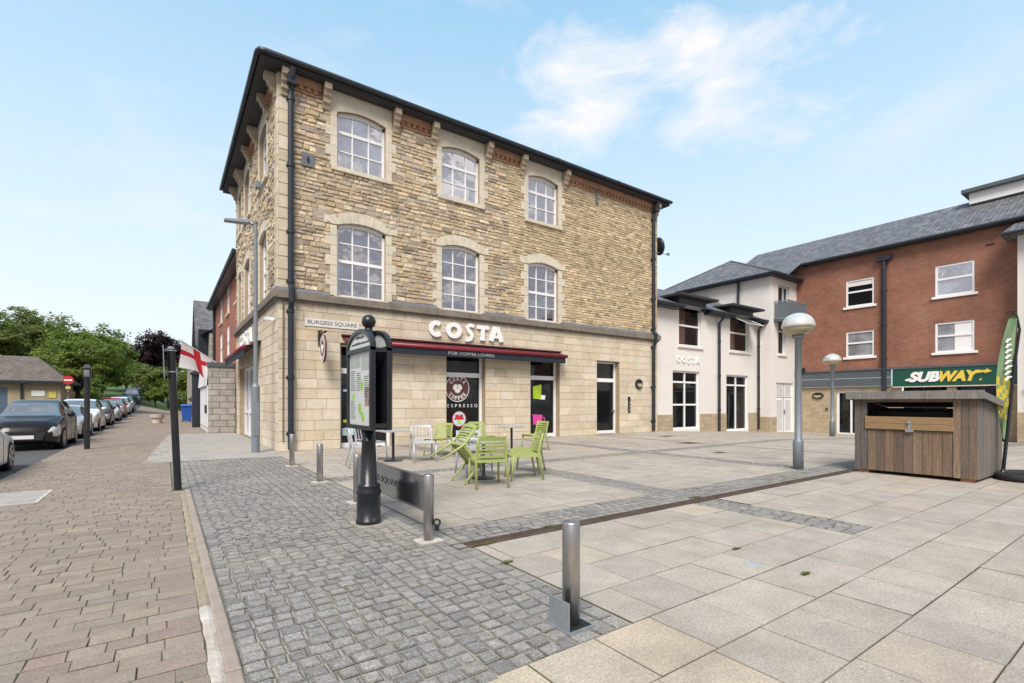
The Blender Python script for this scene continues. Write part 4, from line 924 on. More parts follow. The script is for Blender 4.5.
mb = MB(); mb.box(2.72, 3.16, 26.6, 44.2, 8.52, 8.68); mb.tube([(2.66, 26.6, 8.7), (2.66, 44.3, 8.7)], .1, 8); mb.build('gutter', 'darkpaint', hs)
mb = MB(); mb.tube([(3.05, 43.6, 8.6), (3.05, 43.6, 0)], .09, 8); mb.build('downpipe', 'darkpaint', hs)
gh = thing('gabled_house', 'old stone house with steep dark slate gable roof beyond the brick house', 'house', (3, 52, 0))
mb = MB(); mb.box(2.9, 12, 46, 62, -.2, 7.0); mb.prism([(2.9, 62, 7), (2.9, 54, 7), (2.9, 58, 11.2)], (9, 0, 0)); mb.build('wall', 'concblock', gh)
mb = MB(); mb.add([(2.3, 62.4, 6.7), (2.3, 58, 11.6), (12, 58, 11.6), (12, 62.4, 6.7), (2.3, 53.6, 6.7), (12, 53.6, 6.7)], [(0, 1, 2, 3), (1, 4, 5, 2)]); mb.add([(2.35, 46, 6.9), (2.35, 54, 6.9), (7, 54, 9.8), (7, 46, 9.8)], [(0, 1, 2, 3)]); mb.build('roof', 'slate', gh, recalc=False)
mb = MB(); mb.box(3.4, 4.4, 46.6, 47.6, 6.5, 10.8); mb.build('chimney', 'brick2', gh)
mb = MB(); mb.box(2.2, 2.95, 47, 50, 5.1, 7.4); mb.build('bay_window', 'darkpaint', gh)
GP = PL((2.9, 0, 0), (0, -1, 0), (-1, 0, 0))
for u in (-59, -56.6): rect_window(gh, GP, u, u + 1.2, 3.6, 5.4, (4.5,), (), .02, .1, 'glassb')
mb = MB(); mb.hexa([(1.9, 46.5, 4.0), (2.9, 46.5, 4.0), (2.9, 53, 4.0), (1.9, 53, 4.0), (1.9, 46.5, 4.1), (2.9, 46.5, 5.3), (2.9, 53, 5.3), (1.9, 53, 4.1)]); mb.build('lean_to_roof', 'slate', gh)
ch = thing('stone_house', 'far stone house with tall chimney at the end of the terrace', 'house', (3, 66, 0))
mb = MB(); mb.box(2.4, 11, 64, 78, 0, 6.5); mb.build('wall', 'concblock', ch)
mb = MB(); mb.add([(1.9, 63.6, 6.4), (1.9, 78, 6.4), (6.5, 78, 10), (6.5, 63.6, 10)], [(0, 1, 2, 3)]); mb.add([(6.5, 63.6, 10), (6.5, 78, 10), (11, 78, 6.4), (11, 63.6, 6.4)], [(0, 1, 2, 3)]); mb.build('roof', 'slate', ch, recalc=False)
mb = MB(); mb.box(2.6, 3.6, 65, 66.2, 6, 11); mb.build('chimney', 'concblock', ch)
gw = thing('garden_wall', 'grey stone-block wall with dark coping beside the stone building', 'wall', (2.2, 27.6, 0))
mb = MB(); mb.box(1.72, 2.84, 27.65, 28.05, -.05, 3.2); mb.build('wall', 'concblock', gw)
mb = MB(); mb.box(1.66, 2.84, 27.58, 28.1, 3.2, 3.42); mb.build('coping', 'greypanel', gw, bevel=.02)
ks = thing('timber_kiosk', 'white timber-boarded kiosk front running behind the block wall', 'kiosk', (1.7, 31, 0))
mb = MB()
for i in range(36):
    y = 28.1 + i * .16; mb.bbox(1.68, 1.74, y, y + .15, .25, 2.3, .006)
mb.box(1.74, 2.8, 28.1, 33.8, .25, 2.3); mb.build('boarding', 'whitewood', ks)
mb = MB(); mb.hexa([(1.58, 28.12, 2.3), (1.66, 28.12, 2.3), (1.66, 34, 2.3), (1.58, 34, 2.3), (1.66, 28.12, 3.35), (1.74, 28.12, 3.35), (1.74, 34, 3.35), (1.66, 34, 3.35)]); mb.box(1.74, 2.8, 28.12, 34, 2.3, 3.3); mb.build('fascia', 'whitewood', ks)
mb = MB()
for y in (28.2, 29.6, 31, 32.4, 33.6): mb.box(1.68, 1.78, y, y + .1, -.02, .25)
mb.build('post', 'whitewood', ks)
mb = MB(); mb.box(1.6, 1.68, 28.3, 28.75, .95, 1.35); mb.build('meter_box', 'darkpaint', ks)
# flag on a slanting pole
fl = thing('flag', 'white flag with a red cross hanging from a slanting pole over the kiosk', 'flag', (2.0, 28.6, 3.4))
mb = MB(); mb.tube([(2.3, 28.7, 3.35), (.55, 27.7, 4.43)], .025, 6); mb.build('pole', 'letter', fl)
def flagmesh(a, b, L, nu=26, nv=16):
    P = {}
    a, b = Vector(a), Vector(b)
    for i in range(nu + 1):
        for j in range(nv + 1):
            u, v = i / nu, j / nv; p = a.lerp(b, u) - Zv * L * v
            w = .1 * v; p += Vector((w * math.sin(u * 9 + v * 2.), w * math.cos(u * 7 + v * 3) * 1.3, .05 * v * math.sin(u * 11)))
            p.x += .45 * v * (1 - u) * .9; P[i, j] = p
    return P, nu, nv
P, nu, nv = flagmesh((1.85, 28.43, 3.63), (.62, 27.75, 4.38), 1.2)
wm = MB()
for i in range(nu):
    for j in range(nv):
        red = abs((i + .5) / nu - .5) < .1 or abs((j + .5) / nv - .42) < .1
        wm.mi = 1 if red else 0; wm.face([P[i, j], P[i + 1, j], P[i + 1, j + 1], P[i, j + 1]])
cl_ = wm.build('cloth', ['flagwhite', 'flagred'], fl, recalc=False)
bx = thing('gate_pillar', 'tall dark blue-grey timber gate post at the end of the white kiosk', 'gate post', (1.55, 34.6, 0))
mb = MB(); mb.box(1.3, 1.72, 34.3, 34.75, 0, 3.1); mb.build('post', 'darkpaint', bx, bevel=.02)
mb = MB(); mb.box(1.2, 1.8, 34.2, 34.85, 3.1, 3.25); mb.build('cap', 'darkpaint', bx, bevel=.02)
wb = thing('wheelie_bin', 'blue wheelie bin standing on the far pavement by the kiosk', 'bin', (1.35, 44, 0))
mb = MB(); mb.hexa([(1.05, 43.75, .1), (1.6, 43.75, .1), (1.6, 44.3, .1), (1.05, 44.3, .1), (.98, 43.65, 1.2), (1.68, 43.65, 1.2), (1.68, 44.4, 1.2), (.98, 44.4, 1.2)]); mb.build('body', 'plastic_blue', wb, bevel=.03)
mb = MB(); mb.hexa([(.94, 43.58, 1.2), (1.72, 43.58, 1.2), (1.72, 44.45, 1.2), (.94, 44.45, 1.2), (.98, 43.65, 1.28), (1.68, 43.65, 1.28), (1.68, 44.4, 1.34), (.98, 44.4, 1.34)]); mb.build('lid', 'plastic_blue', wb)
for x in (1.08, 1.56): mb = MB(); mb.lathe([(.02, -.04), (.12, -.04), (.12, .04), (.02, .04)], (x, 44.33, .12), 12, (1, 0, 0)); mb.build('wheel', 'rubber', wb)
# toilet block across the road
tb = thing('toilet_block', 'low stone-walled toilet block with brown hipped roof and blue door', 'building', (-11, 56, 0))
TP = PL((0, 56, 0), (1, 0, 0), (0, -1, 0))
mb = MB(); wall(mb, TP, -15.2, -7.2, -.1, 3.2, [(-11.5, -10.4, -.1, 2.7)], .2); mb.box(-15.2, -7.2, 56.25, 63, -.1, 3.2); mb.build('wall', 'buff', tb, recalc=False)
mb = MB(); q = [(-15.8, 55.4, 3.25), (-6.6, 55.4, 3.25), (-6.6, 63.6, 3.25), (-15.8, 63.6, 3.25), (-11.8, 59.5, 5.5), (-9.2, 59.5, 5.5)]; mb.add(q, [(0, 1, 5, 4), (1, 2, 5), (2, 3, 4, 5), (3, 0, 4)]); mb.build('roof', 'tile', tb, recalc=False)
mb = MB(); mb.box(-15.8, -6.6, 55.42, 55.5, 3.05, 3.25); mb.box(-6.68, -6.6, 55.5, 63.5, 3.05, 3.25); mb.build('gutter', 'darkpaint', tb)
mb = MB(); TP.box(mb, -11.5, -10.4, 0, 2.7, -.15, -.08); mb.build('door', carpaint('slate_blue_paint', (.08, .13, .19)), tb)
mb = MB(); TP.box(mb, -9.65, -9.5, 0, 3.0, .01, .12); mb.build('downpipe', 'darkpaint', tb)
for (a, b, z0, z1, m, lab) in ((-9.0, -8.2, 2.0, 2.45, 'letter', 'white notice'), (-7.95, -7.5, 1.85, 2.35, 'signyellow', 'yellow notice')):
    mb = MB(); TP.box(mb, a, b, z0, z1, .005, .04); mb.build('notice', m, tb)['label'] = lab
mb = MB(); TP.box(mb, -12.7, -12.0, 2.3, 2.6, .02, .3); mb.build('lamp', 'blackpaint', tb)

# ================================================================== STREET FURNITURE
def bollard(x, y, label, h=.72, r=.057, base=True):
    root = thing('steel_bollard', label, 'bollard', (x, y, 0), 'stainless steel bollards')
    mb = MB(); mb.lathe([(r, 0), (r, h - .012), (r - .004, h - .004), (r - .012, h), (.002, h + .001)], (x, y, 0), 28); mb.build('post', 'steel', root, smooth=False).data.polygons.foreach_set('use_smooth', [True] * 0 or [len(p.vertices) == 4 for p in root.children[-1].data.polygons])
    if base: mb = MB(); mb.bbox(x - .13, x + .13, y - .11, y + .11, -.01, .012, .006); mb.build('concrete_collar', 'screed', root)
    return root
b1 = bollard(2.23, 2.46, 'foreground steel bollard with a square galvanised plate at its foot', .7, .06, False)
mb = MB(); mb.box(2.11, 2.35, 2.34, 2.58, -.01, .013); pl_ = mb.build('base_frame', 'galv', b1)
mb = MB(); mb.box(2.135, 2.325, 2.365, 2.555, .013, .017); mb.build('base_recess', 'black', b1)
mb = MB(); mb.box(2.118, 2.128, 2.36, 2.56, .0, .2); mb.build('hinged_plate', 'galv', b1)
b2 = bollard(2.33, 4.85, 'steel bollard holding the near end of the engraved steel panel')
mb = MB(); mb.tube([(2.395 + .028 * math.cos(2 * math.pi * k / 10), 4.785 - .022 * math.cos(2 * math.pi * k / 10), .2 + .035 * math.sin(2 * math.pi * k / 10)) for k in range(11)], .011, 6); mb.box(2.375, 2.415, 4.77, 4.8, .12, .175); mb.build('padlock', 'black', b2)
bollard(2.35, 7.33, 'steel bollard holding the far end of the engraved steel panel behind the map post')
bollard(2.37, 9.58, 'steel bollard standing alone between the map post and the building corner')
bollard(2.43, 12.35, 'farthest steel bollard right in front of the building downpipe', .75)
sp = thing('engraved_sign', 'engraved stainless steel panel slung between two steel bollards', 'sign', (2.34, 6.09, .3))
SP = PL((2.335, 0, 0), (0, -1, 0), (-1, 0, 0))
mb = MB(); SP.box(mb, -7.275, -4.905, .3, .69, -.012, .012); mb.build('plate', 'mirror', sp, bevel=.004)
mb = MB()
SP.box(mb, -7.27, -4.91, .672, .688, .0125, .018); SP.box(mb, -7.27, -4.91, .302, .318, .0125, .018); mb.build('edge_trim', 'steel', sp)
mb = MB(); text(mb, SP, 'BURGESS SQUARE', -7.0, -5.62, .445, .535, .0125, .015); mb.build('lettering', 'ink', sp)
mb = MB(); disc(mb, SP, -5.15, .585, .03, .024, .0125, .015, 16); SP.poly(mb, [(-5.175, .565), (-5.125, .565), (-5.118, .47), (-5.182, .47)], .0125, .0148)
ribbon(mb, SP, [(-.05, 0), (.05, 0), (.06, -.1), (-.06, -.1)], .018, .0125, .0152, -5.15, .47, 1, 1, True); mb.build('engraved_figure', 'ink', sp)
# map post
mp = thing('map_post', 'black cast-iron post with ball finial carrying a glazed town map case', 'map sign', (2.06, 5.98, 0))
c = (2.06, 5.98, 0)
mb = MB(); mb.lathe([(.155, 0), (.155, .05), (.143, .06), (.143, .36), (.152, .38), (.152, .4), (.135, .43), (.14, .46), (.14, .48), (.104, .5), (.09, .85), (.082, 1.0), (.09, 1.01), (.09, 1.03), (.08, 1.04), (.076, 1.2), (.05, 1.22), (.05, 2.28), (.065, 2.3), (.085, 2.34), (.085, 2.37), (.05, 2.39), (.045, 2.42), (.07, 2.44), (.085, 2.48), (.085, 2.51), (.07, 2.55), (.035, 2.575), (.004, 2.58)], c, 24)
mb.build('post', 'blackpaint', mp, smooth=True)
mb = MB(); mb.bbox(1.88, 2.3, 5.77, 6.19, -.01, .008, .005); mb.build('dirty_shade_patch', 'settjoint', mp)  # thin coloured patch standing in for dirt and shadow round the post foot
ya, yb = 5.5, 6.4
for nx, xx in ((-1, 1.945), (1, 2.14)):
    MPn = PL((xx, 0, 0), (0, nx, 0), (nx, 0, 0)) if nx > 0 else PL((xx, 0, 0), (0, -1, 0), (-1, 0, 0))
    u0, u1 = (-yb, -ya) if nx < 0 else (ya, yb); um = (u0 + u1) / 2
    mb = MB()
    MPn.box(mb, u0, u0 + .05, 1.17, 2.14, -.03, .03); MPn.box(mb, u1 - .05, u1, 1.17, 2.14, -.03, .03); MPn.box(mb, u0 + .05, u1 - .05, 1.17, 1.22, -.03, .03); MPn.box(mb, u0, u1, 2.1, 2.15, -.032, .034)
    ribbon(mb, MPn, [((u1 - u0) / 2 * math.cos(R(180 - 12 * k)), .23 * math.sin(R(180 - 12 * k))) for k in range(16)], .045, -.03, .03, um, 2.13, 1, 1)
    MPn.box(mb, u0 + .05, u1 - .05, 1.22, 2.1, -.03, -.01)
    cs = mb.build('case', 'blackpaint', mp)
    mb = MB(); MPn.poly(mb, [(um + (u1 - u0 - .06) / 2 * math.cos(math.pi * k / 16), 2.15 + .2 * math.sin(math.pi * k / 16)) for k in range(17)], -.012, .006); mb.build('heading_panel', 'mapface', cs)
    if nx < 0:
        mb = MB(); MPn.box(mb, u0 + .05, u1 - .05, 1.22, 2.1, -.009, .004); mf = mb.build('map_sheet', 'mapface', cs)
        # illegible heading and text: rows of small dark marks
        mb = MB(); random.seed(5)
        for z, ua, ub, hh in ((2.27, um - .14, um + .14, .035), (2.2, um - .3, um + .32, .03)):
            u = ua
            while u < ub: w = rnd(.012, .03); MPn.box(mb, u, u + w, z, z + hh * rnd(.6, 1), .006, .008); u += w + .008
        for blockx, z0, z1 in ((u0 + .1, 1.62, 1.88), (u0 + .32, 1.62, 1.85), (u0 + .6, 1.55, 1.8), (u0 + .1, 1.28, 1.5)):
            z = z1
            while z > z0: MPn.box(mb, blockx, blockx + rnd(.13, .18), z, z + .008, .0042, .0055); z -= .026
        mb.build('print', 'ink', mf)
        mb = MB(); MPn.box(mb, u0 + .09, u0 + .46, 1.92, 2.06, .0042, .0052); MPn.box(mb, u0 + .5, u1 - .1, 1.88, 2.06, .0042, .0052); mb.build('photo_strip', 'mapgrey', mf)
        mb = MB(); MPn.box(mb, u1 - .27, u1 - .08, 1.45, 1.68, .0042, .0052); mb.build('picture', 'mapbrown', mf)
        mb = MB()
        for cu_, cz_, s in ((u0 + .52, 1.7, .07), (u0 + .45, 1.42, .08), (u0 + .56, 1.32, .07), (u0 + .2, 1.56, .05)):
            mb = MB(); MPn.poly(mb, [(cu_ + s * rnd(.6, 1.1) * math.cos(t), cz_ + s * rnd(.6, 1.1) * math.sin(t)) for t in [2 * math.pi * k / 9 for k in range(9)]], .0042, .0056 + s * .001); mb.build('park_area', 'mapgreen', mf)
    else:
        mb = MB(); MPn.box(mb, u0 + .05, u1 - .05, 1.22, 2.1, -.009, .004); mb.build('map_sheet', 'mapface', cs)
mb = MB()
for y in (ya + .03, yb - .03):
    for z in (1.2, 2.08): mb = MB(); mb.box(1.97, 2.115, y - .02, y + .02, z, z + .05); mb.build('tie_bar', 'blackpaint', mp)
mb = MB(); mb.box(1.97, 2.115, 5.6, 6.3, 1.2, 1.24); mb.build('bottom_plate', 'blackpaint', mp)
mb = MB(); mb.prism([(1.98, 5.95, 1.24), (2.105, 5.95, 1.24), (2.105, 5.95, 2.1), (2.09, 5.95, 2.2), (2.04, 5.95, 2.2), (1.98, 5.95, 2.1)], (0, .06, 0)); mb.build('centre_web', 'blackpaint', mp)
# black posts
ps = thing('sign_post', 'leaning black post at the kerb end with a small grey sign seen edge-on', 'post', (.18, 10.11, 0))
tilt = lambda z: (.18 - .04 * z, 10.11, z)
mb = MB(); mb.tube([tilt(-.02), tilt(2.4)], .056, 14); mb.build('pole', 'blackpaint', ps)
mb = MB(); mb.tube([tilt(2.4), tilt(2.44)], [.062, .03], 14); mb.build('cap', 'greymetal', ps)
mb = MB(); mb.hexa([(-.015, 9.98, 1.9), (0, 9.98, 1.9), (0, 10.3, 1.9), (-.015, 10.3, 1.9), (-.035, 9.98, 2.45), (-.02, 9.98, 2.45), (-.02, 10.3, 2.45), (-.035, 10.3, 2.45)]); mb.build('sign_plate', 'greymetal', ps)
mb = MB()
for z in (2.0, 2.36): mb.tube([tilt(z), tilt(z + .02)], .075, 14); mb.box(-.02, .05, 10.08, 10.14, z, z + .03)
mb.build('clamp', 'galv', ps)
ps = thing('lamp_post', 'short black post with a square lantern head beside the parked cars', 'post', (-2.03, 20.6, 0))
mb = MB(); mb.tube([(-2.03, 20.6, 0), (-2.03, 20.6, 2.2)], .075, 14); mb.build('pole', 'blackpaint', ps)
mb = MB(); mb.hexa([(-2.12, 20.51, 2.2), (-1.94, 20.51, 2.2), (-1.94, 20.69, 2.2), (-2.12, 20.69, 2.2), (-2.14, 20.49, 2.58), (-1.92, 20.49, 2.58), (-1.92, 20.71, 2.58), (-2.14, 20.71, 2.58)]); mb.hexa([(-2.14, 20.49, 2.58), (-1.92, 20.49, 2.58), (-1.92, 20.71, 2.58), (-2.14, 20.71, 2.58), (-2.08, 20.55, 2.7), (-1.98, 20.55, 2.7), (-1.98, 20.65, 2.7), (-2.08, 20.65, 2.7)]); mb.build('lantern', 'blackpaint', ps)
mb = MB()
for q in ((-2.1, -1.96, 20.482, 20.5), ): mb.box(*q, 2.3, 2.52)
mb.build('lantern_glass', 'carglass', ps)
# street lamp column
sl = thing('street_lamp', 'tall pale grey lamp column with a flat lamp arm by the stone building', 'street lamp', (2.2, 16.3, 0))
mb = MB(); mb.lathe([(.115, -.02), (.115, 1.95), (.06, 2.05), (.055, 6.85), (.002, 6.86)], (2.2, 16.3, 0), 16); mb.build('column', 'greymetal', sl, smooth=False)
mb = MB(); mb.box(2.13, 2.27, 16.17, 16.19, .5, 1.5); mb.build('access_door', 'greymetal', sl)
mb = MB(); mb.tube([(2.2, 16.3, 6.78), (1.95, 16.4, 6.83)], .045, 10); mb.lathe([(.07, 0), (.075, .06), (.03, .09)], (2.2, 16.3, 6.8), 12); mb.build('arm', 'greymetal', sl)
mb = MB(); mb.hexa([(2.02, 16.26, 6.77), (2.02, 16.5, 6.77), (1.42, 16.78, 6.82), (1.42, 16.56, 6.82), (2.02, 16.26, 6.9), (2.02, 16.5, 6.9), (1.42, 16.78, 6.9), (1.42, 16.56, 6.9)]); mb.build('lamp_head', 'greymetal', sl, bevel=.02)
# globe lamps on the square
def globe_lamp(x, y, z0, k, label):
    root = thing('globe_lamp', label, 'street lamp', (x, y, z0), 'globe lamps on the square')
    c = (x, y, z0)
    mb = MB(); mb.lathe([(.11 * k, -.05), (.11 * k, .62 * k), (.105 * k, .66 * k), (.075 * k, .7 * k), (.07 * k, 3.0 * k), (.12 * k, 3.02 * k), (.14 * k, 3.08 * k)], c, 18); mb.build('column', 'greymetal', root, smooth=True)
    mb = MB(); mb.box(x - .06 * k, x, y - .115 * k, y - .1 * k, .2, .55); mb.build('access_door', 'greymetal', root)
    mb = MB(); mb.lathe([(.33 * k * math.sin(R(a)), 3.3 * k - .23 * k * math.cos(R(a))) for a in range(22, 91, 8)], c, 28); mb.build('bowl', 'globelow', root, smooth=True)
    mb = MB(); mb.lathe([(.345 * k * math.cos(R(a)), 3.3 * k + .3 * k * math.sin(R(a))) for a in range(-6, 90, 8)] + [(.004, 3.602 * k)], c, 28); mb.build('dome', 'globe', root, smooth=True)
globe_lamp(11.57, 5.25, 0, .97, 'nearer grey lamp column with large silvered mushroom globe on the sett band')
globe_lamp(28.4, 11.2, zg(28.4, 11.2), 1.2, 'farther grey lamp column with silvered globe in front of the buff wall')

# ------------------------------------------------------------------ café chairs and tables
def chair_proto(style, label):
    root = thing('cafe_chair', label, 'chair', (0, 0, 0), 'green slatted cafe chairs' if style == 'green' else 'pale grey cafe chairs')
    m = {'green': 'chairgreen', 'grey': 'chairgrey', 'pale': 'chairwhite'}[style]
    W, D, S, H = .25, .25, .46, .83; r = .019
    for s in (-1, 1):
        mb = MB(); mb.tube([(s * (W + .01), D + .02, 0), (s * W, D - .03, S - .02)], [r * .8, r * 1.2], 8); mb.build('leg', m, root, smooth=True)
        mb = MB(); mb.tube([(s * (W + .015), -D - .07, 0), (s * W, -D + .02, S), (s * (W - .01), -D - .02, .66), (s * (W - .015), -D - .07, H)], [r * .8, r * 1.3, r * 1.1, r], 8); mb.build('leg', m, root, smooth=True)
    mb = MB()
    if style == 'green':
        for i in range(6): y = -D + .03 + i * .088; mb.bbox(-W, W, y, y + .076, S - .012 - .004 * math.sin(i * .6), S + .008, .006)
        mb.box(-W - .01, W + .01, D - .01, D + .02, S - .045, S + .006); mb.box(-W - .01, W + .01, -D, -D + .028, S - .045, S); mb.box(-W - .015, -W + .01, -D + .028, D - .01, S - .045, S + .004); mb.box(W - .01, W + .015, -D + .028, D - .01, S - .045, S + .004)
    else:
        mb.bbox(-W, W, -D + .02, D + .02, S - .03, S + .006, .01)
    mb.build('seat', m, root)
    mb = MB()
    def yb(z): return -D + .02 - (.04 * (z - S) / .2 if z < .66 else .04 + .05 * (z - .66) / .17) 
    def bar(z0, z1, bow=.03, t=.009):
        N = 6
        for i in range(N):
            xa, xb = -W + .01 + (2 * W - .02) * i / N, -W + .01 + (2 * W - .02) * (i + 1) / N
            f = lambda x: -bow * (1 - (x / W) ** 2)
            ya0, ya1, yb0, yb1 = yb(z0) + f(xa), yb(z1) + f(xa), yb(z0) + f(xb), yb(z1) + f(xb)
            mb.hexa([(xa, ya0 - t, z0), (xb, yb0 - t, z0), (xb, yb0 + t, z0), (xa, ya0 + t, z0), (xa, ya1 - t, z1), (xb, yb1 - t, z1), (xb, yb1 + t, z1), (xa, ya1 + t, z1)])
    if style == 'green':
        for z in (.5, .553, .606, .659, .712): bar(z, z + .032)
        bar(.768, .835)
    else:
        bar(.785, .83); bar(.5, .525)
        for i in range(6):
            x = -W + .045 + i * (2 * W - .09) / 5; f = -.03 * (1 - (x / W) ** 2)
            mb.tube([(x, yb(.51) + f, .51), (x, yb(.66) + f, .66), (x, yb(.79) + f, .79)], .011, 6)
    mb.build('backrest', m, root)
    if style != 'green':
        mb = MB()
        for s in (-1, 1): mb.tube([(s * W, D - .04, .2), (s * W, -D, .2)], .01, 6)
        mb.build('stretcher', m, root)
    return root
protos = {}
def place_chair(style, x, y, face, label, tilt=0, z=0):
    if style not in protos: r = protos[style] = chair_proto(style, label)
    else: r = copy_tree(protos[style]); r['label'] = label
    r.scale = (1.08,) * 3
    r.rotation_euler = Euler((-R(tilt), 0, R(face)), 'XYZ'); r.location = (x, y, z + 1.08 * .27 * math.sin(R(tilt)) if tilt else z)
# facing angle: 0 faces up the street, positive turns left
place_chair('green', 4.72, 7.42, -18, 'lime green slatted chair nearest the camera with its back to us')
place_chair('green', 5.72, 7.72, 68, 'lime green chair on the right of the near table seen side-on')
place_chair('green', 6.3, 8.35, 40, 'rightmost lime green chair behind the side-on chair at the near table')
place_chair('green', 4.22, 8.0, -95, 'lime green chair tipped forward on its front legs against the near table', 50)
place_chair('green', 6.25, 12.4, 120, 'lime green chair close to the stone pier left of the middle door')
place_chair('green', 7.75, 12.5, 180, 'lime green chair facing us under the middle door stickers')
place_chair('green', 9.35, 12.0, 90, 'lime green chair seen edge-on in front of the door with green and pink stickers')
place_chair('grey', 5.22, 8.72, 172, 'darker grey chair tucked behind the near table')
place_chair('pale', 5.35, 11.45, 165, 'pale silver chair with upright slats standing right of the left table')
place_chair('pale', 4.3, 12.3, -60, 'pale silver chair left of the left table half behind the map post')
place_chair('pale', 3.75, 11.3, -100, 'pale silver chair whose curved back shows between map case and steel bollard')
def table(x, y, z, label, round_=True):
    root = thing('cafe_table', label, 'table', (x, y, 0), 'cafe tables on the square')
    mb = MB()
    if round_: mb.lathe([(.38, z - .028), (.4, z - .014), (.395, z), (.002, z + .001)], (x, y, 0), 28)
    else: mb.bbox(x - .36, x + .36, y - .36, y + .36, z - .03, z, .008)
    mb.build('tabletop', 'tabletop', root)
    mb = MB(); mb.tube([(x, y, .03), (x, y, z - .03)], .035, 12); mb.build('column', 'darkpaint', root)
    mb = MB(); mb.lathe([(.24, 0), (.24, .015), (.06, .04), (.04, .06)], (x, y, 0), 20); mb.build('base', 'darkpaint', root)
table(5.12, 8.2, .74, 'grey round cafe table among the lime green chairs nearest us')
table(8.2, 11.6, .8, 'small tall cafe table standing right of the middle door', True)
table(4.75, 11.95, .78, 'cafe table at the left between the pale silver chairs', False)

# ------------------------------------------------------------------ timber bin store
KV = .16; bs = thing('bin_store', 'weathered plank bin store with sloping lid and dark slot standing on the square', 'bin store', (12.15, 3.4, 0))
PP = [((.2, .14, .1), 4), ((.13, .1, .08), 3), ((.24, .17, .115), 3), ((.115, .1, .09), 2)]; PW = [((.225, .15, .095), 4), ((.18, .125, .085), 3), ((.145, .105, .078), 2), ((.26, .175, .11), 1)]
PG = [((.165, .145, .125), 4), ((.13, .12, .11), 3), ((.19, .165, .135), 2)]
x0, x1, y0, y1 = 12.15, 14.05, 2.4, 4.36; zt = lambda x: 1.58 - (x - x0) * .115
BN = PL((x0, 0, 0), (0, -1, 0), (-1, 0, 0))
mb = MB()
def planks(u0, u1, n, z0, z1, pl, pal, d=.03):
    w = (u1 - u0) / n
    for i in range(n):
        mb.col = pick(pal); a, b = u0 + i * w + .0035, u0 + (i + 1) * w - .0035; k = rnd(-.003, .003)
        z1_ = z1(a) if callable(z1) else z1; z1b = z1(b) if callable(z1) else z1
        P = pl.p; mb.hexa([P(a, z0 + rnd(0, .008), -d), P(b, z0 + rnd(0, .008), -d), P(b, z0, k), P(a, z0, k), P(a, z1_, -d), P(b, z1b, -d), P(b, z1b, k), P(a, z1_, k)])
planks(-y1, -4.13, 2, .07, 1.575, BN, PP); planks(-2.74, -y0, 3, .07, 1.575, BN, PP); planks(-4.13, -2.74, 1, 1.5, 1.575, BN, PW)
mb.build('front_planks', 'plank', bs)
mb = MB(); SD = PL((0, y0, 0), (1, 0, 0), (0, -1, 0)); planks(x0 + .035, x1, 13, .06, lambda x: zt(x), SD, PG); mb.build('side_planks', 'plank', bs)
mb = MB(); mb.col = (.15, .13, .12); SD2 = PL((0, y1, 0), (-1, 0, 0), (0, 1, 0)); planks(-x1, -x0 - .035, 13, .06, lambda x: zt(-x), SD2, PG); BK = PL((x1, 0, 0), (0, 1, 0), (1, 0, 0)); planks(y0, y1, 13, .06, zt(x1), BK, PG); mb.build('back_planks', 'plank', bs)
mb = MB(); planks(-4.125, -2.745, 9, .075, .93, PL((x0 + .015, 0, 0), (0, -1, 0), (-1, 0, 0)), PW); dr = mb.build('door', 'plank', bs)
mb = MB(); BN.box(mb, -4.16, -2.73, .94, 1.06, -.02, .03); BN.box(mb, -4.16, -2.73, 1.064, 1.2, -.02, .028); mb.build('cross_rail', 'rail', dr, bevel=.006)
mb = MB(); BN.box(mb, -3.42, -3.37, .95, 1.12, .03, .04); BN.box(mb, -3.46, -3.33, .9, .95, .03, .045); mb.lathe([(.02, 0), (.03, .02), (.03, .03)], BN.p(-3.395, 1.1, .04), 10, (-1, 0, 0)); mb.build('latch', 'galv', dr)
mb = MB(); mb.box(x0 + .5, x1 - .1, y0 + .1, y1 - .1, .2, 1.3); mb.box(x0 + .03, x0 + .06, y0 + .1, y1 - .1, .1, .93); mb.build('inner_bin', 'black', bs)
mb = MB(); P = lambda x, y, dz: (x, y, zt(x) + dz)
n = 9
for i in range(n):
    mb.col = pick(PG); a, b = y0 - .09 + (y1 - y0 + .18) * i / n + .002, y0 - .09 + (y1 - y0 + .18) * (i + 1) / n - .002
    mb.hexa([P(x0 - .1, a, .02), P(x1 + .05, a, .02), P(x1 + .05, b, .02), P(x0 - .1, b, .02), P(x0 - .1, a, .06), P(x1 + .05, a, .06), P(x1 + .05, b, .06), P(x0 - .1, b, .06)])
mb.build('lid', 'plank', bs)
mb = MB(); mb.col = (.2, .19, .175); mb.box(x0 - .13, x0 - .1, y0 - .12, y1 + .12, 1.56, 1.72); mb.col = (.17, .165, .155)
for y in (y0 - .12, y1 + .09): mb.hexa([P(x0 - .1, y, -.02), P(x1 + .08, y, -.02), P(x1 + .08, y + .03, -.02), P(x0 - .1, y + .03, -.02), P(x0 - .1, y, .1), P(x1 + .08, y, .1), P(x1 + .08, y + .03, .1), P(x0 - .1, y + .03, .1)])
mb.build('lid_edge', 'plank', bs)
mb = MB()
for x, y in ((x0 + .12, y1 - .15), (x0 + .12, y0 + .15), (x1 - .15, y0 + .15), (x1 - .15, y1 - .15)): mb.box(x - .07, x + .07, y - .09, y + .09, -.01, .07)
mb.build('foot', 'oldbrick', bs)
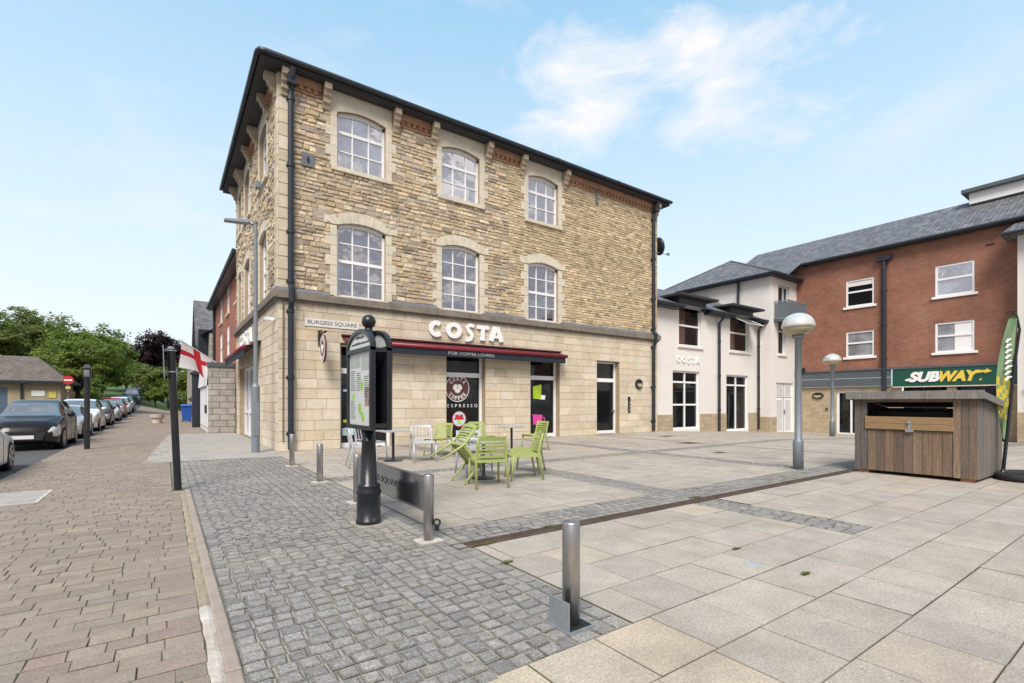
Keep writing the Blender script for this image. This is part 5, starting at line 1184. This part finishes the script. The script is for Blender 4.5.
# feather flag
KV = .1; ff = thing('feather_flag', 'green and yellow feather flag on a black pole behind the bin store', 'flag', (13.0, 2.02, 0))
q0 = Vector((13.5, 2.3, 0)); lean = Vector((.02, -.12, 1)).normalized(); A0 = Vector((-.25, .97, 0)).normalized()
def fp(z, w=0): 
    b = q0 + Vector((0, -.075 * z, z)); return b + A0 * w
mb = MB(); mb.tube([fp(.05), fp(1.0), fp(2.2), fp(2.9, -.02), fp(3.15, .03), fp(3.27, .12), fp(3.25, .2)], [.03, .03, .026, .022, .018, .014, .01], 8); mb.lathe([(.05, 0), (.06, .02), (.025, .08)], tuple(fp(.1)), 12); mb.build('pole', 'blackpaint', ff)
gm = MB(); N = 30
wid = lambda t: .04 + .165 * (1 - abs(2 * t - 1.15) ** 2.2 * .75) if t < 1 else .05
for i in range(N):
    t0, t1 = i / N, (i + 1) / N; z0, z1 = .75 + 2.45 * t0, .75 + 2.45 * t1
    for k in range(5):
        a0, a1 = k / 5, (k + 1) / 5; f = lambda z, a, t: fp(z, .02 + a * wid(t)) + Vector((-.04 * math.sin(a * 3 + t * 9), 0, .06 * a * (1 - t)))
        gm.mi = 1 if (.16 < t0 < .5 and math.sin(i * 1.7 + k * 2.3) > -.35) else 0
        gm.face([f(z0, a0, t0), f(z0, a1, t0), f(z1, a1, t1), f(z1, a0, t1)])
gm.build('cloth', ['ffgreen', 'ffyellow'], ff, recalc=False)
FFp = PL(q0 + Vector((0, -.18, 0)), A0 * -1, Vector((-.97, -.25, 0))); mb = MB()
for i in range(8): ribbon(mb, FFp, [(-.13 - .002 * i, 2.66 - i * .105), (-.1, 2.72 - i * .105), (-.06 + .008 * (i % 3), 2.73 - i * .105)], [.03, .045, .02], .06, .066, 0, 0, 1, 1)
mb.build('white_script', 'letter', ff)
mb = MB(); N = 20
mb.tube([(13.5 + .52 * math.cos(2 * math.pi * k / N), 1.98 + .36 * math.sin(2 * math.pi * k / N), .07) for k in range(N + 1)], .075, 8); mb.box(13.1, 13.9, 2.1, 2.28, 0, .05); mb.build('water_ring', 'rubber', ff, smooth=True)

# ------------------------------------------------------------------ far street things
ne = thing('no_entry_sign', 'round red no entry sign with white bar on a grey pole beyond the parked cars', 'road sign', (-5.3, 44, zg(-5.3, 44)))
NP = PL((-5.3, 44, 0), (1, 0, 0), (0, -1, 0)); zz = 2.97
mb = MB(); mb.tube([(-5.3, 44.05, 0), (-5.3, 44.05, 3.2)], .045, 8); mb.build('pole', 'greymetal', ne)
mb = MB(); disc(mb, NP, 0, zz, .29, .29, 0, .02); sg = mb.build('disc', 'signred', ne)
mb = MB(); NP.box(mb, -.21, .21, zz - .055, zz + .055, .02, .03); mb.build('bar', 'letter', sg)
mb = MB(); NP.box(mb, -.12, .12, 2.38, 2.55, 0, .02); mb.build('time_plate', 'signyellow', ne)
mb = MB(); disc(mb, NP, .1, 2.05, .17, .17, 0, .02); mb.build('parking_disc', 'stickerbrown', ne)
lc = thing('lamp_column', 'thin grey column with a short cross arm in front of the toilet block door', 'lamp column', (-10.6, 53, zg(-10.6, 53)))
mb = MB(); mb.tube([(-10.6, 53, .2), (-10.6, 53, 3.5)], .06, 8); mb.build('column', 'galv', lc)
mb = MB(); mb.tube([(-11.1, 53, 3.46), (-10.3, 53, 3.5)], .05, 8); mb.build('cross_arm', 'galv', lc)
lc = thing('lamp_column', 'thin grey lamp column in front of the far hedge trees', 'lamp column', (1.3, 82, zg(1.3, 82)))
mb = MB(); mb.tube([(1.3, 82, 0), (1.3, 82, 6.2)], [.09, .06], 8); mb.build('column', 'galv', lc)
mb = MB(); mb.box(.6, 1.3, 81.9, 82.1, 6.15, 6.3); mb.build('lamp_head', 'galv', lc)
pt_ = thing('planter', 'round concrete planter on the pavement beside the parked cars', 'planter', (-.45, 42, zg(-.45, 42)))
mb = MB(); zc = zg(-.45, 42); mb.lathe([(.27, 0), (.31, .3), (.33, .34)], (-.45, 42, zc), 18); mb.build('bowl', 'dressed', pt_)
mb = MB(); mb.lathe([(.33, .34), (.42, .38), (.42, .6), (.36, .6), (.34, .52), (.01, .5)], (-.45, 42, zc), 18); mb.build('rim', 'planter', pt_)

# ================================================================== CARS
def interp(pts, s):
    for (a, va), (b, vb) in zip(pts, pts[1:]):
        if s <= b: t = (s - a) / (b - a); t = t * t * (3 - 2 * t) * .5 + t * .5; return va + (vb - va) * t
    return pts[-1][1]
SHAPES = {
 'hatch': dict(L=4.1, W=1.78, top=[(0, .64), (.02, .8), (.07, .93), (.19, 1.03), (.25, 1.08), (.385, 1.52), (.48, 1.61), (.75, 1.59), (.9, 1.46), (.97, 1.05), (1, .8)], belt=[(0, .55), (.03, .68), (.1, .82), (.26, 1.0), (.6, 1.06), (.92, 1.1), (.98, 1.0), (1, .75)], ws=(.255, .375), rw=(.9, .965), side=(.28, .92), piv=(.55, .78)),
 'saloon': dict(L=4.5, W=1.8, top=[(0, .55), (.02, .66), (.07, .78), (.2, .9), (.29, .96), (.45, 1.38), (.55, 1.44), (.7, 1.4), (.85, 1.08), (.97, .98), (1, .75)], belt=[(0, .5), (.03, .62), (.1, .74), (.28, .88), (.6, .94), (.9, .98), (.98, .9), (1, .7)], ws=(.3, .445), rw=(.72, .84), side=(.34, .8), piv=(.57, .73)),
 'suv': dict(L=4.5, W=1.86, top=[(0, .7), (.02, .86), (.06, 1.0), (.2, 1.1), (.25, 1.15), (.4, 1.62), (.5, 1.7), (.8, 1.68), (.92, 1.55), (.97, 1.15), (1, .85)], belt=[(0, .6), (.03, .8), (.1, .96), (.25, 1.08), (.6, 1.14), (.93, 1.18), (.98, 1.05), (1, .8)], ws=(.26, .39), rw=(.92, .968), side=(.3, .92), piv=(.55, .77)),
 'van': dict(L=4.9, W=1.95, top=[(0, .8), (.02, 1.0), (.08, 1.15), (.13, 1.25), (.27, 1.9), (.36, 2.02), (.8, 2.02), (.96, 1.95), (.985, 1.4), (1, 1)], belt=[(0, .7), (.03, .9), (.12, 1.1), (.3, 1.2), (.96, 1.25), (.99, 1.1), (1, .9)], ws=(.14, .26), rw=(.97, .985), side=(.18, .95), piv=(.4, .7)),
}
def make_car(kind, paint, label, detail=True):
    S = SHAPES[kind]; L, W = S['L'], S['W']; w2 = W / 2
    root = thing('parked_car', label, 'car', (0, 0, 0), 'cars parked along the kerb')
    wr = .33 if kind != 'suv' else .36; wf, wb_ = .19 * L, .80 * L; ar = wr + .05
    st = sorted(set([0, .006, .015, .03, .05, .07, .1, .13, .16] + [i / 40 for i in range(5, 40)] + [.985, .994, 1] + [(c + ar * k / 6) / L for c in (wf, wb_) for k in range(-6, 7)]))
    wid = [(0, .7), (.02, .82), (.06, .92), (.15, .985), (.3, 1), (.8, 1), (.93, .95), (.985, .86), (1, .76)]
    hw = [(0, .5), (S['ws'][0], .84), (S['ws'][1], .7), (.6, .69), (S['rw'][0], .68), (.99, .74), (1, .6)]
    rings = []
    for s in st:
        y = s * L; top = interp(S['top'], s); belt = min(interp(S['belt'], s), top - .02); w = w2 * interp(wid, s); r = min(w2 * interp(hw, s), w * .93)
        zb = .2 + .1 * max(0, 1 - s / .06) + .12 * max(0, (s - .94) / .06); za = zb
        for c in (wf, wb_):
            d = abs(y - c)
            if d < ar: za = max(za, wr + math.sqrt(ar * ar - d * d) - .02)
        mid = max(zb + .45 * (belt - zb), za + .04); sh = max(belt - .09, mid + .03)
        P = [(0, zb if za == zb else za), (w * .8, za), (w * .985, za), (w * .99, za + .03), (w, mid), (w * .995, sh), (w * .95, belt)]
        e = (w * .95, belt); t = (r, top - .05 * min(1, (top - belt) * 4)); 
        for k in (1, 2, 3): P.append((e[0] + (t[0] - e[0]) * k / 4, e[1] + (t[1] - e[1]) * (k / 4) ** .9))
        P += [t, (r * .9, top - .018 * min(1, (top - belt) * 4)), (r * .6, top - .003), (0, top)]
        rings.append((y - L / 2, P))
    n = len(rings[0][1])
    parts = {k: MB() for k in ('body', 'windscreen', 'rear_window', 'side_window_l', 'side_window_r', 'headlight_l', 'headlight_r', 'tail_light_l', 'tail_light_r', 'bumper')}
    for i in range(len(st) - 1):
        s = (st[i] + st[i + 1]) / 2
        for sd in (1, -1):
            for k in range(n - 1):
                a, b = rings[i], rings[i + 1]
                q = [(sd * a[1][k][0], a[0], a[1][k][1]), (sd * a[1][k + 1][0], a[0], a[1][k + 1][1]), (sd * b[1][k + 1][0], b[0], b[1][k + 1][1]), (sd * b[1][k][0], b[0], b[1][k][1])]
                key = 'body'; x = '_l' if sd < 0 else '_r'
                hgt = interp(S['top'], s) - interp(S['belt'], s)
                if k >= n - 4 and S['ws'][0] < s < S['ws'][1]: key = 'windscreen'
                elif k >= n - 4 and S['rw'][0] < s < S['rw'][1]: key = 'rear_window'
                elif 6 <= k < n - 4 and S['side'][0] < s < S['side'][1] and hgt > .14 and all(abs(s - p) > .012 for p in S['piv']): key = 'side_window' + x
                elif (k in (4, 5) and .012 < s < .1) or (k == 6 and .01 < s < .06): key = 'headlight' + x
                elif k in (4, 5) and s > .955: key = 'tail_light' + x
                elif k <= 3 and k > 0 and s < .012: key = 'bumper'
                parts[key].face(q if sd > 0 else q[::-1])
    for idx, off in ((0, -.0), (-1, .0)):
        y, P = rings[idx]; zc = (P[0][1] + P[-1][1]) / 2
        poly = [(x, y, z) for x, z in P] + [(-x, y, z) for x, z in P[-2:0:-1]]
        m_ = [(x * .55, y + (-.035 if idx == 0 else .03), zc + (z - zc) * .55) for x, _, z in poly]; N = len(poly)
        parts['body'].add(poly + m_, [(i, (i + 1) % N, N + (i + 1) % N, N + i) for i in range(N)] + [tuple(range(N, 2 * N))])
    mats_ = dict(body=paint, windscreen='windscreen', rear_window='carglass', side_window_l='carglass', side_window_r='carglass', headlight_l='headlamp', headlight_r='headlamp', tail_light_l='taillamp', tail_light_r='taillamp', bumper='trim')
    for k, mb in parts.items():
        if mb.f:
            o = mb.build(k.replace('_l', '').replace('_r', '') if k[-2:] in ('_l', '_r') else k, mats_[k], root, smooth=True, recalc=False)
            bm = bmesh.new(); bm.from_mesh(o.data); bmesh.ops.remove_doubles(bm, verts=bm.verts, dist=.0005); bmesh.ops.recalc_face_normals(bm, faces=bm.faces)
            bm.to_mesh(o.data); bm.free()
    for p in S['piv'] + (S['side'][0] + .02,):
        i = min(range(len(st)), key=lambda q: abs(st[q] - p)); y, P = rings[i]
        for sd in (1, -1): mb = MB(); mb.tube([(sd * (P[k][0] + .001), y, P[k][1]) for k in (3, 4, 5, 6)], .006, 4); mb.build('door_seam', 'trim', root)
    i = min(range(len(st)), key=lambda q: abs(st[q] - .26)); y, P = rings[i]
    for a, b in ((S['piv'][0] - .05, .05), (S['piv'][1] - .03, .05)):
        j = min(range(len(st)), key=lambda q: abs(st[q] - a)); y, P = rings[j]
        for sd in (1, -1): mb = MB(); mb.box(sd * (P[5][0]) - .012, sd * (P[5][0]) + .012, y - .09, y + .09, P[5][1] - .0, P[5][1] + .022); mb.build('door_handle', 'trim', root)
    yf = -L / 2; zf = S['top'][0][1]
    mb = MB(); mb.hexa([(-w2 * .52, yf - .045, .34), (w2 * .52, yf - .045, .34), (w2 * .5, yf + .1, .34), (-w2 * .5, yf + .1, .34), (-w2 * .6, yf - .03, zf - .06), (w2 * .6, yf - .03, zf - .06), (w2 * .5, yf + .1, zf - .06), (-w2 * .5, yf + .1, zf - .06)]); mb.build('grille', 'trim', root)
    mb = MB(); mb.box(-.27, .27, yf - .06, yf - .046, .38, .49); mb.build('number_plate', 'plate', root)
    for sx in (-1, 1):
        for c in (wf, wb_):
            x = sx * (w2 - .11); y = c - L / 2
            mb = MB(); mb.lathe([(.2, -.09), (wr - .02, -.095), (wr, -.07), (wr, .07), (wr - .02, .1), (wr - .1, .105), (wr - .12, .08)], (x, y, wr), 24, (sx, 0, 0)); wh = mb.build('wheel', 'rubber', root, smooth=False)
            mb = MB(); ax = Vector((sx, 0, 0))
            mb.lathe([(.01, .07), (.05, .095), (.06, .09)], (x, y, wr), 16, (sx, 0, 0))
            R0 = wr - .1
            for k in range(5):
                t = 2 * math.pi * k / 5; d = Vector((0, math.cos(t), math.sin(t))); e = Vector((0, -math.sin(t), math.cos(t))); c0 = Vector((x, y, wr)) + ax * .085
                mb.prism([c0 + d * .04 - e * .035, c0 + d * .04 + e * .035, c0 + d * R0 + e * .055, c0 + d * R0 - e * .055], ax * .02)
            mb.lathe([(R0 - .02, .08), (R0 - .02, .11), (R0 + .02, .11), (R0 + .02, .08)], (x, y, wr), 20, (sx, 0, 0)); mb.build('rim', 'alloy', wh)
            mb = MB(); mb.lathe([(.005, 0), (ar + .02, 0), (ar + .02, .01)], (sx * (w2 - .22), y, wr + .01), 20, (sx, 0, 0)); mb.build('wheel_arch', 'trim', root)
        mb = MB(); ym = (S['ws'][0] + .06) * L - L / 2; zm = interp(S['belt'], S['ws'][0] + .06) + .1
        mb.lathe([(.02, -.1), (.07, -.08), (.085, 0), (.07, .08), (.02, .1)], (sx * (w2 + .1), ym, zm), 12, (1, 0, 0), .6, 1); mb.build('mirror', paint, root, smooth=True)
    return root
cars = {}
def place_car(kind, pname, x, y, label, paint, turn=0, sc=(1, 1, 1)):
    key = (kind, pname)
    if key not in cars: r = cars[key] = make_car(kind, paint, label)
    else: r = copy_tree(cars[key]); r['label'] = label
    L = SHAPES[kind]['L'] * sc[1]
    yc = y + L / 2 if not turn else y - L / 2
    z1, z2 = zg(x, yc - L * .3) - .07, zg(x, yc + L * .3) - .07
    r.location = (x, yc, (z1 + z2) / 2); r.rotation_euler = (math.atan2(z2 - z1, L * .6), 0, R(turn)); r.scale = sc
cp = dict(dark=carpaint('graphite_paint', (.014, .014, .015), .1), silver=carpaint('silver_paint', (.42, .43, .45), .7), white=carpaint('white_car_paint', (.72, .73, .74)), maroon=carpaint('dark_brown_paint', (.035, .022, .022), .3), red=carpaint('red_paint', (.3, .012, .025), .2), pale=carpaint('pale_silver_paint', (.55, .57, .6), .5), blue=carpaint('dark_blue_paint', (.03, .045, .08), .3))
place_car('saloon', 'white', -3.78, 16.75, 'white car cut off by the left edge of the photo', cp['white'], 180)
for ch in [c for c in cars[('saloon', 'white')].children if c.name.startswith('mirror')]: bpy.data.objects.remove(ch)   # folded away, out of the picture
place_car('hatch', 'dark', -3.68, 21.6, 'dark grey hatchback nearest of the cars facing us', cp['dark'], 0, (1, 1.08, 1.03))
place_car('saloon', 'silver', -3.75, 27.2, 'low silver saloon behind the dark grey hatchback', cp['silver'])
place_car('suv', 'white', -3.75, 33.2, 'white tall sport utility car behind the silver saloon', cp['white'])
place_car('hatch', 'maroon', -3.7, 39.6, 'dark brown hatchback behind the white utility car', cp['maroon'])
place_car('saloon', 'pale', -3.7, 46.0, 'pale silver saloon between the dark brown hatchback and the red car', cp['pale'])
place_car('hatch', 'red', -3.65, 52.4, 'red hatchback parked farther up the street', cp['red'])
place_car('hatch', 'white', -3.6, 58.6, 'small white hatchback behind the red car', cp['white'])
place_car('hatch', 'blue', -3.55, 65, 'dark blue car far up the row behind the white hatchback', cp['blue'])
place_car('van', 'blue', -3.9, 88, 'dark van standing far up on the hill road', cp['blue'])

# ================================================================== TREES
def tree(name, label, x, y, blobs, pal, leaf=.3, per=46, dens=1., trunk=(.3, 3), cat='tree', group=None):
    zb = zg(x, y) - .1; root = thing(name, label, cat, (x, y, zb), group)
    mb = MB()
    for (cx, cy, cz, rx, ry, rz) in blobs:
        area = (rx * ry + ry * rz + rx * rz) / 3; n = max(6, int(area * 6.0 * dens / max(.5, leaf * 2)))
        for i in range(n):
            d = Vector((random.gauss(0, 1), random.gauss(0, 1), random.gauss(0, 1))).normalized()
            if d.z < -.5: d.z *= .4
            k = rnd(.62, 1.08); c = Vector((x + cx + d.x * rx * k, y + cy + d.y * ry * k, zb + cz + d.z * rz * k))
            base = pick(pal); cr = rnd(.5, 1.0) * leaf * 2.4
            for j in range(per):
                o = Vector((random.gauss(0, .5), random.gauss(0, .5), random.gauss(0, .28))) * cr
                nrm = (Vector((rnd(-1, 1), rnd(-1, 1), rnd(.2, 1.4))) + d * .7).normalized()
                t = nrm.orthogonal().normalized(); t.rotate(Matrix.Rotation(rnd(0, 6.28), 3, nrm)); b = nrm.cross(t)
                s = leaf * rnd(.35, .75); p = c + o; kk = rnd(.75, 1.25); mb.col = tuple(v * kk for v in base)
                mb.face([p - t * s, p - b * s * .5, p + t * s - nrm * s * .3, p + b * s * .5])
    mb.build('crown', 'leaf', root, recalc=False)
    mb = MB(); r, h = trunk
    mb.tube([(x, y, zb - .2), (x + .05, y, zb + h * .5), (x, y + .1, zb + h)], [r * 1.3, r, r * .8], 10)
    for (cx, cy, cz, rx, ry, rz) in blobs:
        e = Vector((x + cx, y + cy, zb + cz + rz * .3)); s0 = Vector((x, y, zb + h * .8)); m = s0.lerp(e, .5) + Vector((rnd(-.3, .3), rnd(-.3, .3), -.2))
        mb.tube([s0, m, e], [r * .6, r * .35, r * .12], 7)
        for q in range(3):
            f = m + Vector((rnd(-1, 1) * rx * .6, rnd(-1, 1) * ry * .6, rnd(.1, .8) * rz)); mb.tube([m, m.lerp(f, .5) + Vector((0, 0, .2)), f], [r * .25, r * .15, r * .05], 5)
    mb.build('trunk', 'bark', root, smooth=True)
def blobs(R_, H, cz, n, seed, flat=.55):
    random.seed(seed); out = [(0, 0, cz, R_ * .62, R_ * .62, H * .45)]
    for i in range(n):
        a = 6.28 * i / n + rnd(-.3, .3); q = R_ * rnd(.45, .62); out.append((q * math.cos(a), q * math.sin(a), cz + rnd(-.3, .3) * H, R_ * rnd(.36, .5), R_ * rnd(.36, .5), H * rnd(.22, .34)))
    return out
GREEN = [((.155, .2, .05), 4), ((.135, .175, .045), 3), ((.175, .215, .06), 2), ((.1, .13, .036), 2)]
LIGHT = [((.15, .21, .04), 4), ((.135, .19, .037), 3), ((.11, .16, .033), 2), ((.18, .235, .05), 1)]
COPPER = [((.035, .018, .02), 4), ((.048, .024, .026), 3), ((.026, .016, .018), 2)]
tree('broadleaf_tree', 'largest green tree with open branchy crown rising behind the toilet block roof', -12.6, 92, blobs(7.6, 9, 7.6, 7, 3), GREEN, .42, 40, .95, (.45, 4))
tree('broadleaf_tree', 'green tree at the left edge of the photo behind the toilet block', -20, 86, blobs(7.5, 8.6, 6.6, 7, 4), GREEN, .42, 40, .9, (.4, 4))
tree('drooping_tree', 'rounded bright green drooping tree in front of the bigger trees beside the no entry sign', -6.9, 63, blobs(4.1, 5.4, 4.9, 7, 5), LIGHT, .26, 48, 1.1, (.22, 2.6))
tree('broadleaf_tree', 'yellowish green tree right of the drooping tree at the foot of the hill', -7.6, 82, blobs(4.6, 7, 6.2, 6, 6), LIGHT, .34, 42, 1., (.28, 3))
tree('copper_beech', 'dark purple copper beech standing above the far hedge trees', -.6, 128, blobs(6.2, 9.5, 10.2, 7, 8), COPPER, .45, 42, 1.05, (.4, 5))
random.seed(11)
for i, (x, y, r, h, cz, lab) in enumerate([(-2.2, 104, 3.2, 5.2, 3.6, 'leftmost far bushy green tree below the copper beech'), (.4, 99, 3.2, 5.4, 3.9, 'far bushy green tree straight beneath the copper beech'), (2.8, 94, 3.2, 5.6, 4.0, 'far bushy tree behind the leaning black post'), (4.9, 89, 3.0, 5.6, 4.1, 'far bushy tree just left of the red-cross flag'), (5.6, 82, 2.6, 5.2, 3.9, 'rightmost far bushy tree behind the red-cross flag')]):
    tree('bushy_tree', lab, x, y, blobs(r, h, cz, 6, 20 + i), LIGHT if i % 2 else GREEN, .36, 40, 1., (.2, 2), group='bushy trees at the end of the street')
tree('bushy_tree', 'bushy green tree on the bank left of the hill road beyond the dark van', -8.6, 106, blobs(4, 6.5, 4.8, 6, 41), LIGHT, .36, 40, 1., (.2, 2), group='bushy trees at the end of the street')
for i, (x, y, r, h, cz, lab) in enumerate([(1.9, 84, 1.7, 2.6, 1.7, 'low round bush at the far end of the pavement left of the blue wheelie bin'), (-1.2, 92, 1.9, 2.6, 1.7, 'low round bush on the bank at the far end of the pavement'), (-7.6, 72, 2.4, 3.0, 2.0, 'bright bush beneath the drooping tree on the grass bank')]):
    tree('garden_bush', lab, x, y, blobs(r, h, cz, 5, 60 + i), LIGHT, .26, 40, 1.1, (.08, .8), 'bush', 'low bushes along the street end')
for i, (x, y, r, h, lab) in enumerate([(-12.5, 108, 4.2, 6.5, 'bushy green tree on the grass bank beyond the drooping tree'), (-6.3, 124, 4.2, 7, 'bushy green tree closing the top of the hill road'), (-10, 128, 4.5, 7.5, 'yellow-green tree far behind the hill road between the big trees')]):
    tree('bushy_tree', lab, x, y, blobs(r, h, 4.2, 6, 80 + i), LIGHT, .36, 40, 1., (.2, 2), group='bushy trees at the end of the street')
tree('hedge_shrub', 'low dark green shrub against the timber gate post', 2.1, 36.2, blobs(.9, 1.8, 1.9, 5, 31), GREEN, .1, 40, 1.0, (.05, 1.2), 'shrub')

# ================================================================== PEOPLE
def person(x, y, label, h=1.66, top='cloth', turn=0, step=.14):
    z0 = zg(x, y) - .01; root = thing('person', label, 'person', (x, y, z0))
    J = {'pel': (0, 0, .52), 'ch': (0, .01, .72), 'nk': (0, .02, .83), 'hd': (0, .03, .9), 'tp': (0, .025, .985)}
    for s, n in ((-1, 'l'), (1, 'r')):
        J.update({'hip' + n: (s * .055, 0, .5), 'kn' + n: (s * .058, s * step * .5 + .02, .28), 'an' + n: (s * .058, s * step, .045), 'to' + n: (s * .065, s * step + .08, .015), 'sh' + n: (s * .11, .01, .8), 'el' + n: (s * .135, -s * step * .4, .63), 'wr' + n: (s * .13, -s * step * .6 + .05, .5), 'ha' + n: (s * .128, -s * step * .6 + .07, .45)})
    E_ = [('pel', 'ch'), ('ch', 'nk'), ('nk', 'hd'), ('hd', 'tp')] + [(a + n, b + n) for n in 'lr' for a, b in (('hip', 'kn'), ('kn', 'an'), ('an', 'to'), ('sh', 'el'), ('el', 'wr'), ('wr', 'ha'))] + [('pel', 'hip' + n) for n in 'lr'] + [('ch', 'sh' + n) for n in 'lr']
    Rr = dict(pel=.085, ch=.1, nk=.038, hd=.06, tp=.04, hip=.06, kn=.04, an=.028, to=.024, sh=.05, el=.032, wr=.024, ha=.026)
    keys = list(J); me = bpy.data.meshes.new('person_body'); ro = Matrix.Rotation(R(turn), 3, 'Z')
    me.from_pydata([tuple(ro @ (Vector(J[k]) * h)) for k in keys], [(keys.index(a), keys.index(b)) for a, b in E_], [])
    o = bpy.data.objects.new('body', me); COL.objects.link(o); o.parent = root
    m = o.modifiers.new('skin', 'SKIN'); 
    if not me.skin_vertices: me.attributes
    for i, k in enumerate(keys):
        sv = me.skin_vertices[0].data[i]; r_ = Rr.get(k, Rr.get(k[:-1], .03)) * h; sv.radius = (r_, r_ * .85); sv.use_root = (k == 'pel')
    o.modifiers.new('sub', 'SUBSURF').levels = 1; o.modifiers['sub'].render_levels = 2
    dg = bpy.context.evaluated_depsgraph_get(); mm = bpy.data.meshes.new_from_object(o.evaluated_get(dg)); o.modifiers.clear(); o.data = mm
    mm.materials.clear(); mm.materials.append(M[top]); mm.materials.append(M['skin']); mm.materials.append(M['ink'])
    for p in mm.polygons:
        z = p.center.z / h; p.use_smooth = True
        p.material_index = 1 if (z > .86 and z < .95) or (.42 < z < .49 and abs((ro.inverted() @ p.center).x) > .1 * h) else (2 if z >= .95 or z < .5 else 0)
    mb = MB(); c = Vector((x, y, z0)) + ro @ (Vector((0, .015, .955)) * h); mb.lathe([(.005, .075), (.07, .05), (.1, 0), (.1, -.08), (.085, -.12)], c, 14); mb.build('hair', 'ink', root, smooth=True)
def try_person(*a, **k):
    person(*a, **k)
def _skin_ok(): return True
try_person(.35, 84, 'person in dark clothes walking on the far pavement, left of the pair', 1.66)
try_person(1.15, 85, 'person in a dark blue jacket walking on the far pavement, right of the pair', 1.74, 'blackpaint', 180)

# ================================================================== SKY, SUN, CAMERA
SUN_EL, SUN_AZ = 48., 222.                                # degrees; azimuth clockwise from up-street (+Y): behind us and to the left
w = bpy.data.worlds.new('World'); scene.world = w; w.use_nodes = True
nt = w.node_tree; nt.nodes.clear(); N = nt.nodes.new; K = nt.links.new
out = N('ShaderNodeOutputWorld'); bg = N('ShaderNodeBackground'); K(bg.outputs[0], out.inputs[0]); bg.inputs[1].default_value = .1
sky = N('ShaderNodeTexSky'); sky.sky_type = 'NISHITA'; sky.sun_disc = False; sky.sun_elevation = R(SUN_EL); sky.sun_rotation = R(SUN_AZ); sky.air_density = 1.0; sky.dust_density = 1.6; sky.ozone_density = 2.2
tc = N('ShaderNodeTexCoord'); vec = tc.outputs['Generated']
mp = N('ShaderNodeMapping'); K(vec, mp.inputs[0]); mp.inputs['Scale'].default_value = (1, 1, 2.2)
n1 = _noise(nt, mp.outputs[0], 2.6, 8, .58, .3)
sx = N('ShaderNodeSeparateXYZ'); K(vec, sx.inputs[0])
def math_(op, a, b=None):
    m = N('ShaderNodeMath'); m.operation = op
    for i, v in enumerate((a, b)):
        if v is None: continue
        if isinstance(v, (int, float)): m.inputs[i].default_value = v
        else: K(v, m.inputs[i])
    return m.outputs[0]
def blob(d, lo, hi):                                      # a bank of cloud round one direction of the sky
    v = N('ShaderNodeVectorMath'); v.operation = 'DOT_PRODUCT'; K(vec, v.inputs[0]); v.inputs[1].default_value = Vector(d).normalized()
    return _range(nt, v.outputs['Value'], lo, hi, 0, 1)
HAZE = (4.15, 4.6, 4.9); CLOUD = (4.7, 4.55, 4.6); GREY = (2.2, 2.15, 2.5)
hz = _range(nt, sx.outputs['Z'], .08, .74, .99, .06)
tint = N('ShaderNodeValue'); tint.outputs[0].default_value = .65
c = _mix(nt, hz, _mix(nt, tint.outputs[0], sky.outputs[0], (1.2, 3.15, 4.75)), HAZE)
thin = math_('MULTIPLY', _range(nt, n1, .52, .78, 0, .5), 1.0)
c = _mix(nt, thin, c, CLOUD)
n2 = _noise(nt, mp.outputs[0], 4.6, 9, .62, .4)
az = math_('MULTIPLY', math_('SUBTRACT', math_('ARCTAN2', sx.outputs['X'], sx.outputs['Y']), R(51.5)), 1 / R(20))
el = math_('MULTIPLY', math_('SUBTRACT', math_('ARCSINE', sx.outputs['Z']), R(31.2)), 1 / R(5.6))
rr = math_('ADD', math_('MULTIPLY', az, az), math_('MULTIPLY', el, el))
den = math_('ADD', math_('SUBTRACT', 1., rr), math_('MULTIPLY', math_('SUBTRACT', n2, .5), 5.5))
c = _mix(nt, _range(nt, den, -.1, 1.35, 0, .95), c, CLOUD)
fwd = N('ShaderNodeVectorMath'); fwd.operation = 'DOT_PRODUCT'; K(vec, fwd.inputs[0]); fwd.inputs[1].default_value = (-.578, -.816, 0)
south = _range(nt, fwd.outputs['Value'], -.28, .12, 0, 1)
n3 = _noise(nt, mp.outputs[0], 12, 6, .6, .3)
c = _mix(nt, math_('MULTIPLY', south, _range(nt, n3, .3, .44, .35, .92)), c, GREY)
c = _mix(nt, math_('MULTIPLY', south, _range(nt, n3, .5, .6, 0, .95)), c, CLOUD)
K(c, bg.inputs[0])
sl_ = bpy.data.lights.new('Sun', 'SUN'); so = bpy.data.objects.new('Sun', sl_); COL.objects.link(so)
sl_.energy = 2.0; sl_.angle = R(26); sl_.color = (1, .935, .865)
d = Vector((math.sin(R(SUN_AZ)) * math.cos(R(SUN_EL)), math.cos(R(SUN_AZ)) * math.cos(R(SUN_EL)), math.sin(R(SUN_EL))))
so.rotation_euler = (-d).to_track_quat('-Z', 'Y').to_euler(); so.location = d * 60
cam = bpy.data.cameras.new('Camera'); co = bpy.data.objects.new('Camera', cam); COL.objects.link(co); scene.camera = co
cam.sensor_width = 36; cam.lens = 490 / 1024 * 36; cam.shift_y = (402 - 341.5) / 1024; cam.clip_end = 2000; cam.clip_start = .05
co.location = (0, 0, 1.5); co.rotation_euler = (R(90), 0, -R(35.305))
scene.render.engine = 'CYCLES'
v = scene.view_settings; v.view_transform = 'Standard'; v.look = 'None'; v.exposure = 1.15; v.gamma = 1; v.use_curve_mapping = False
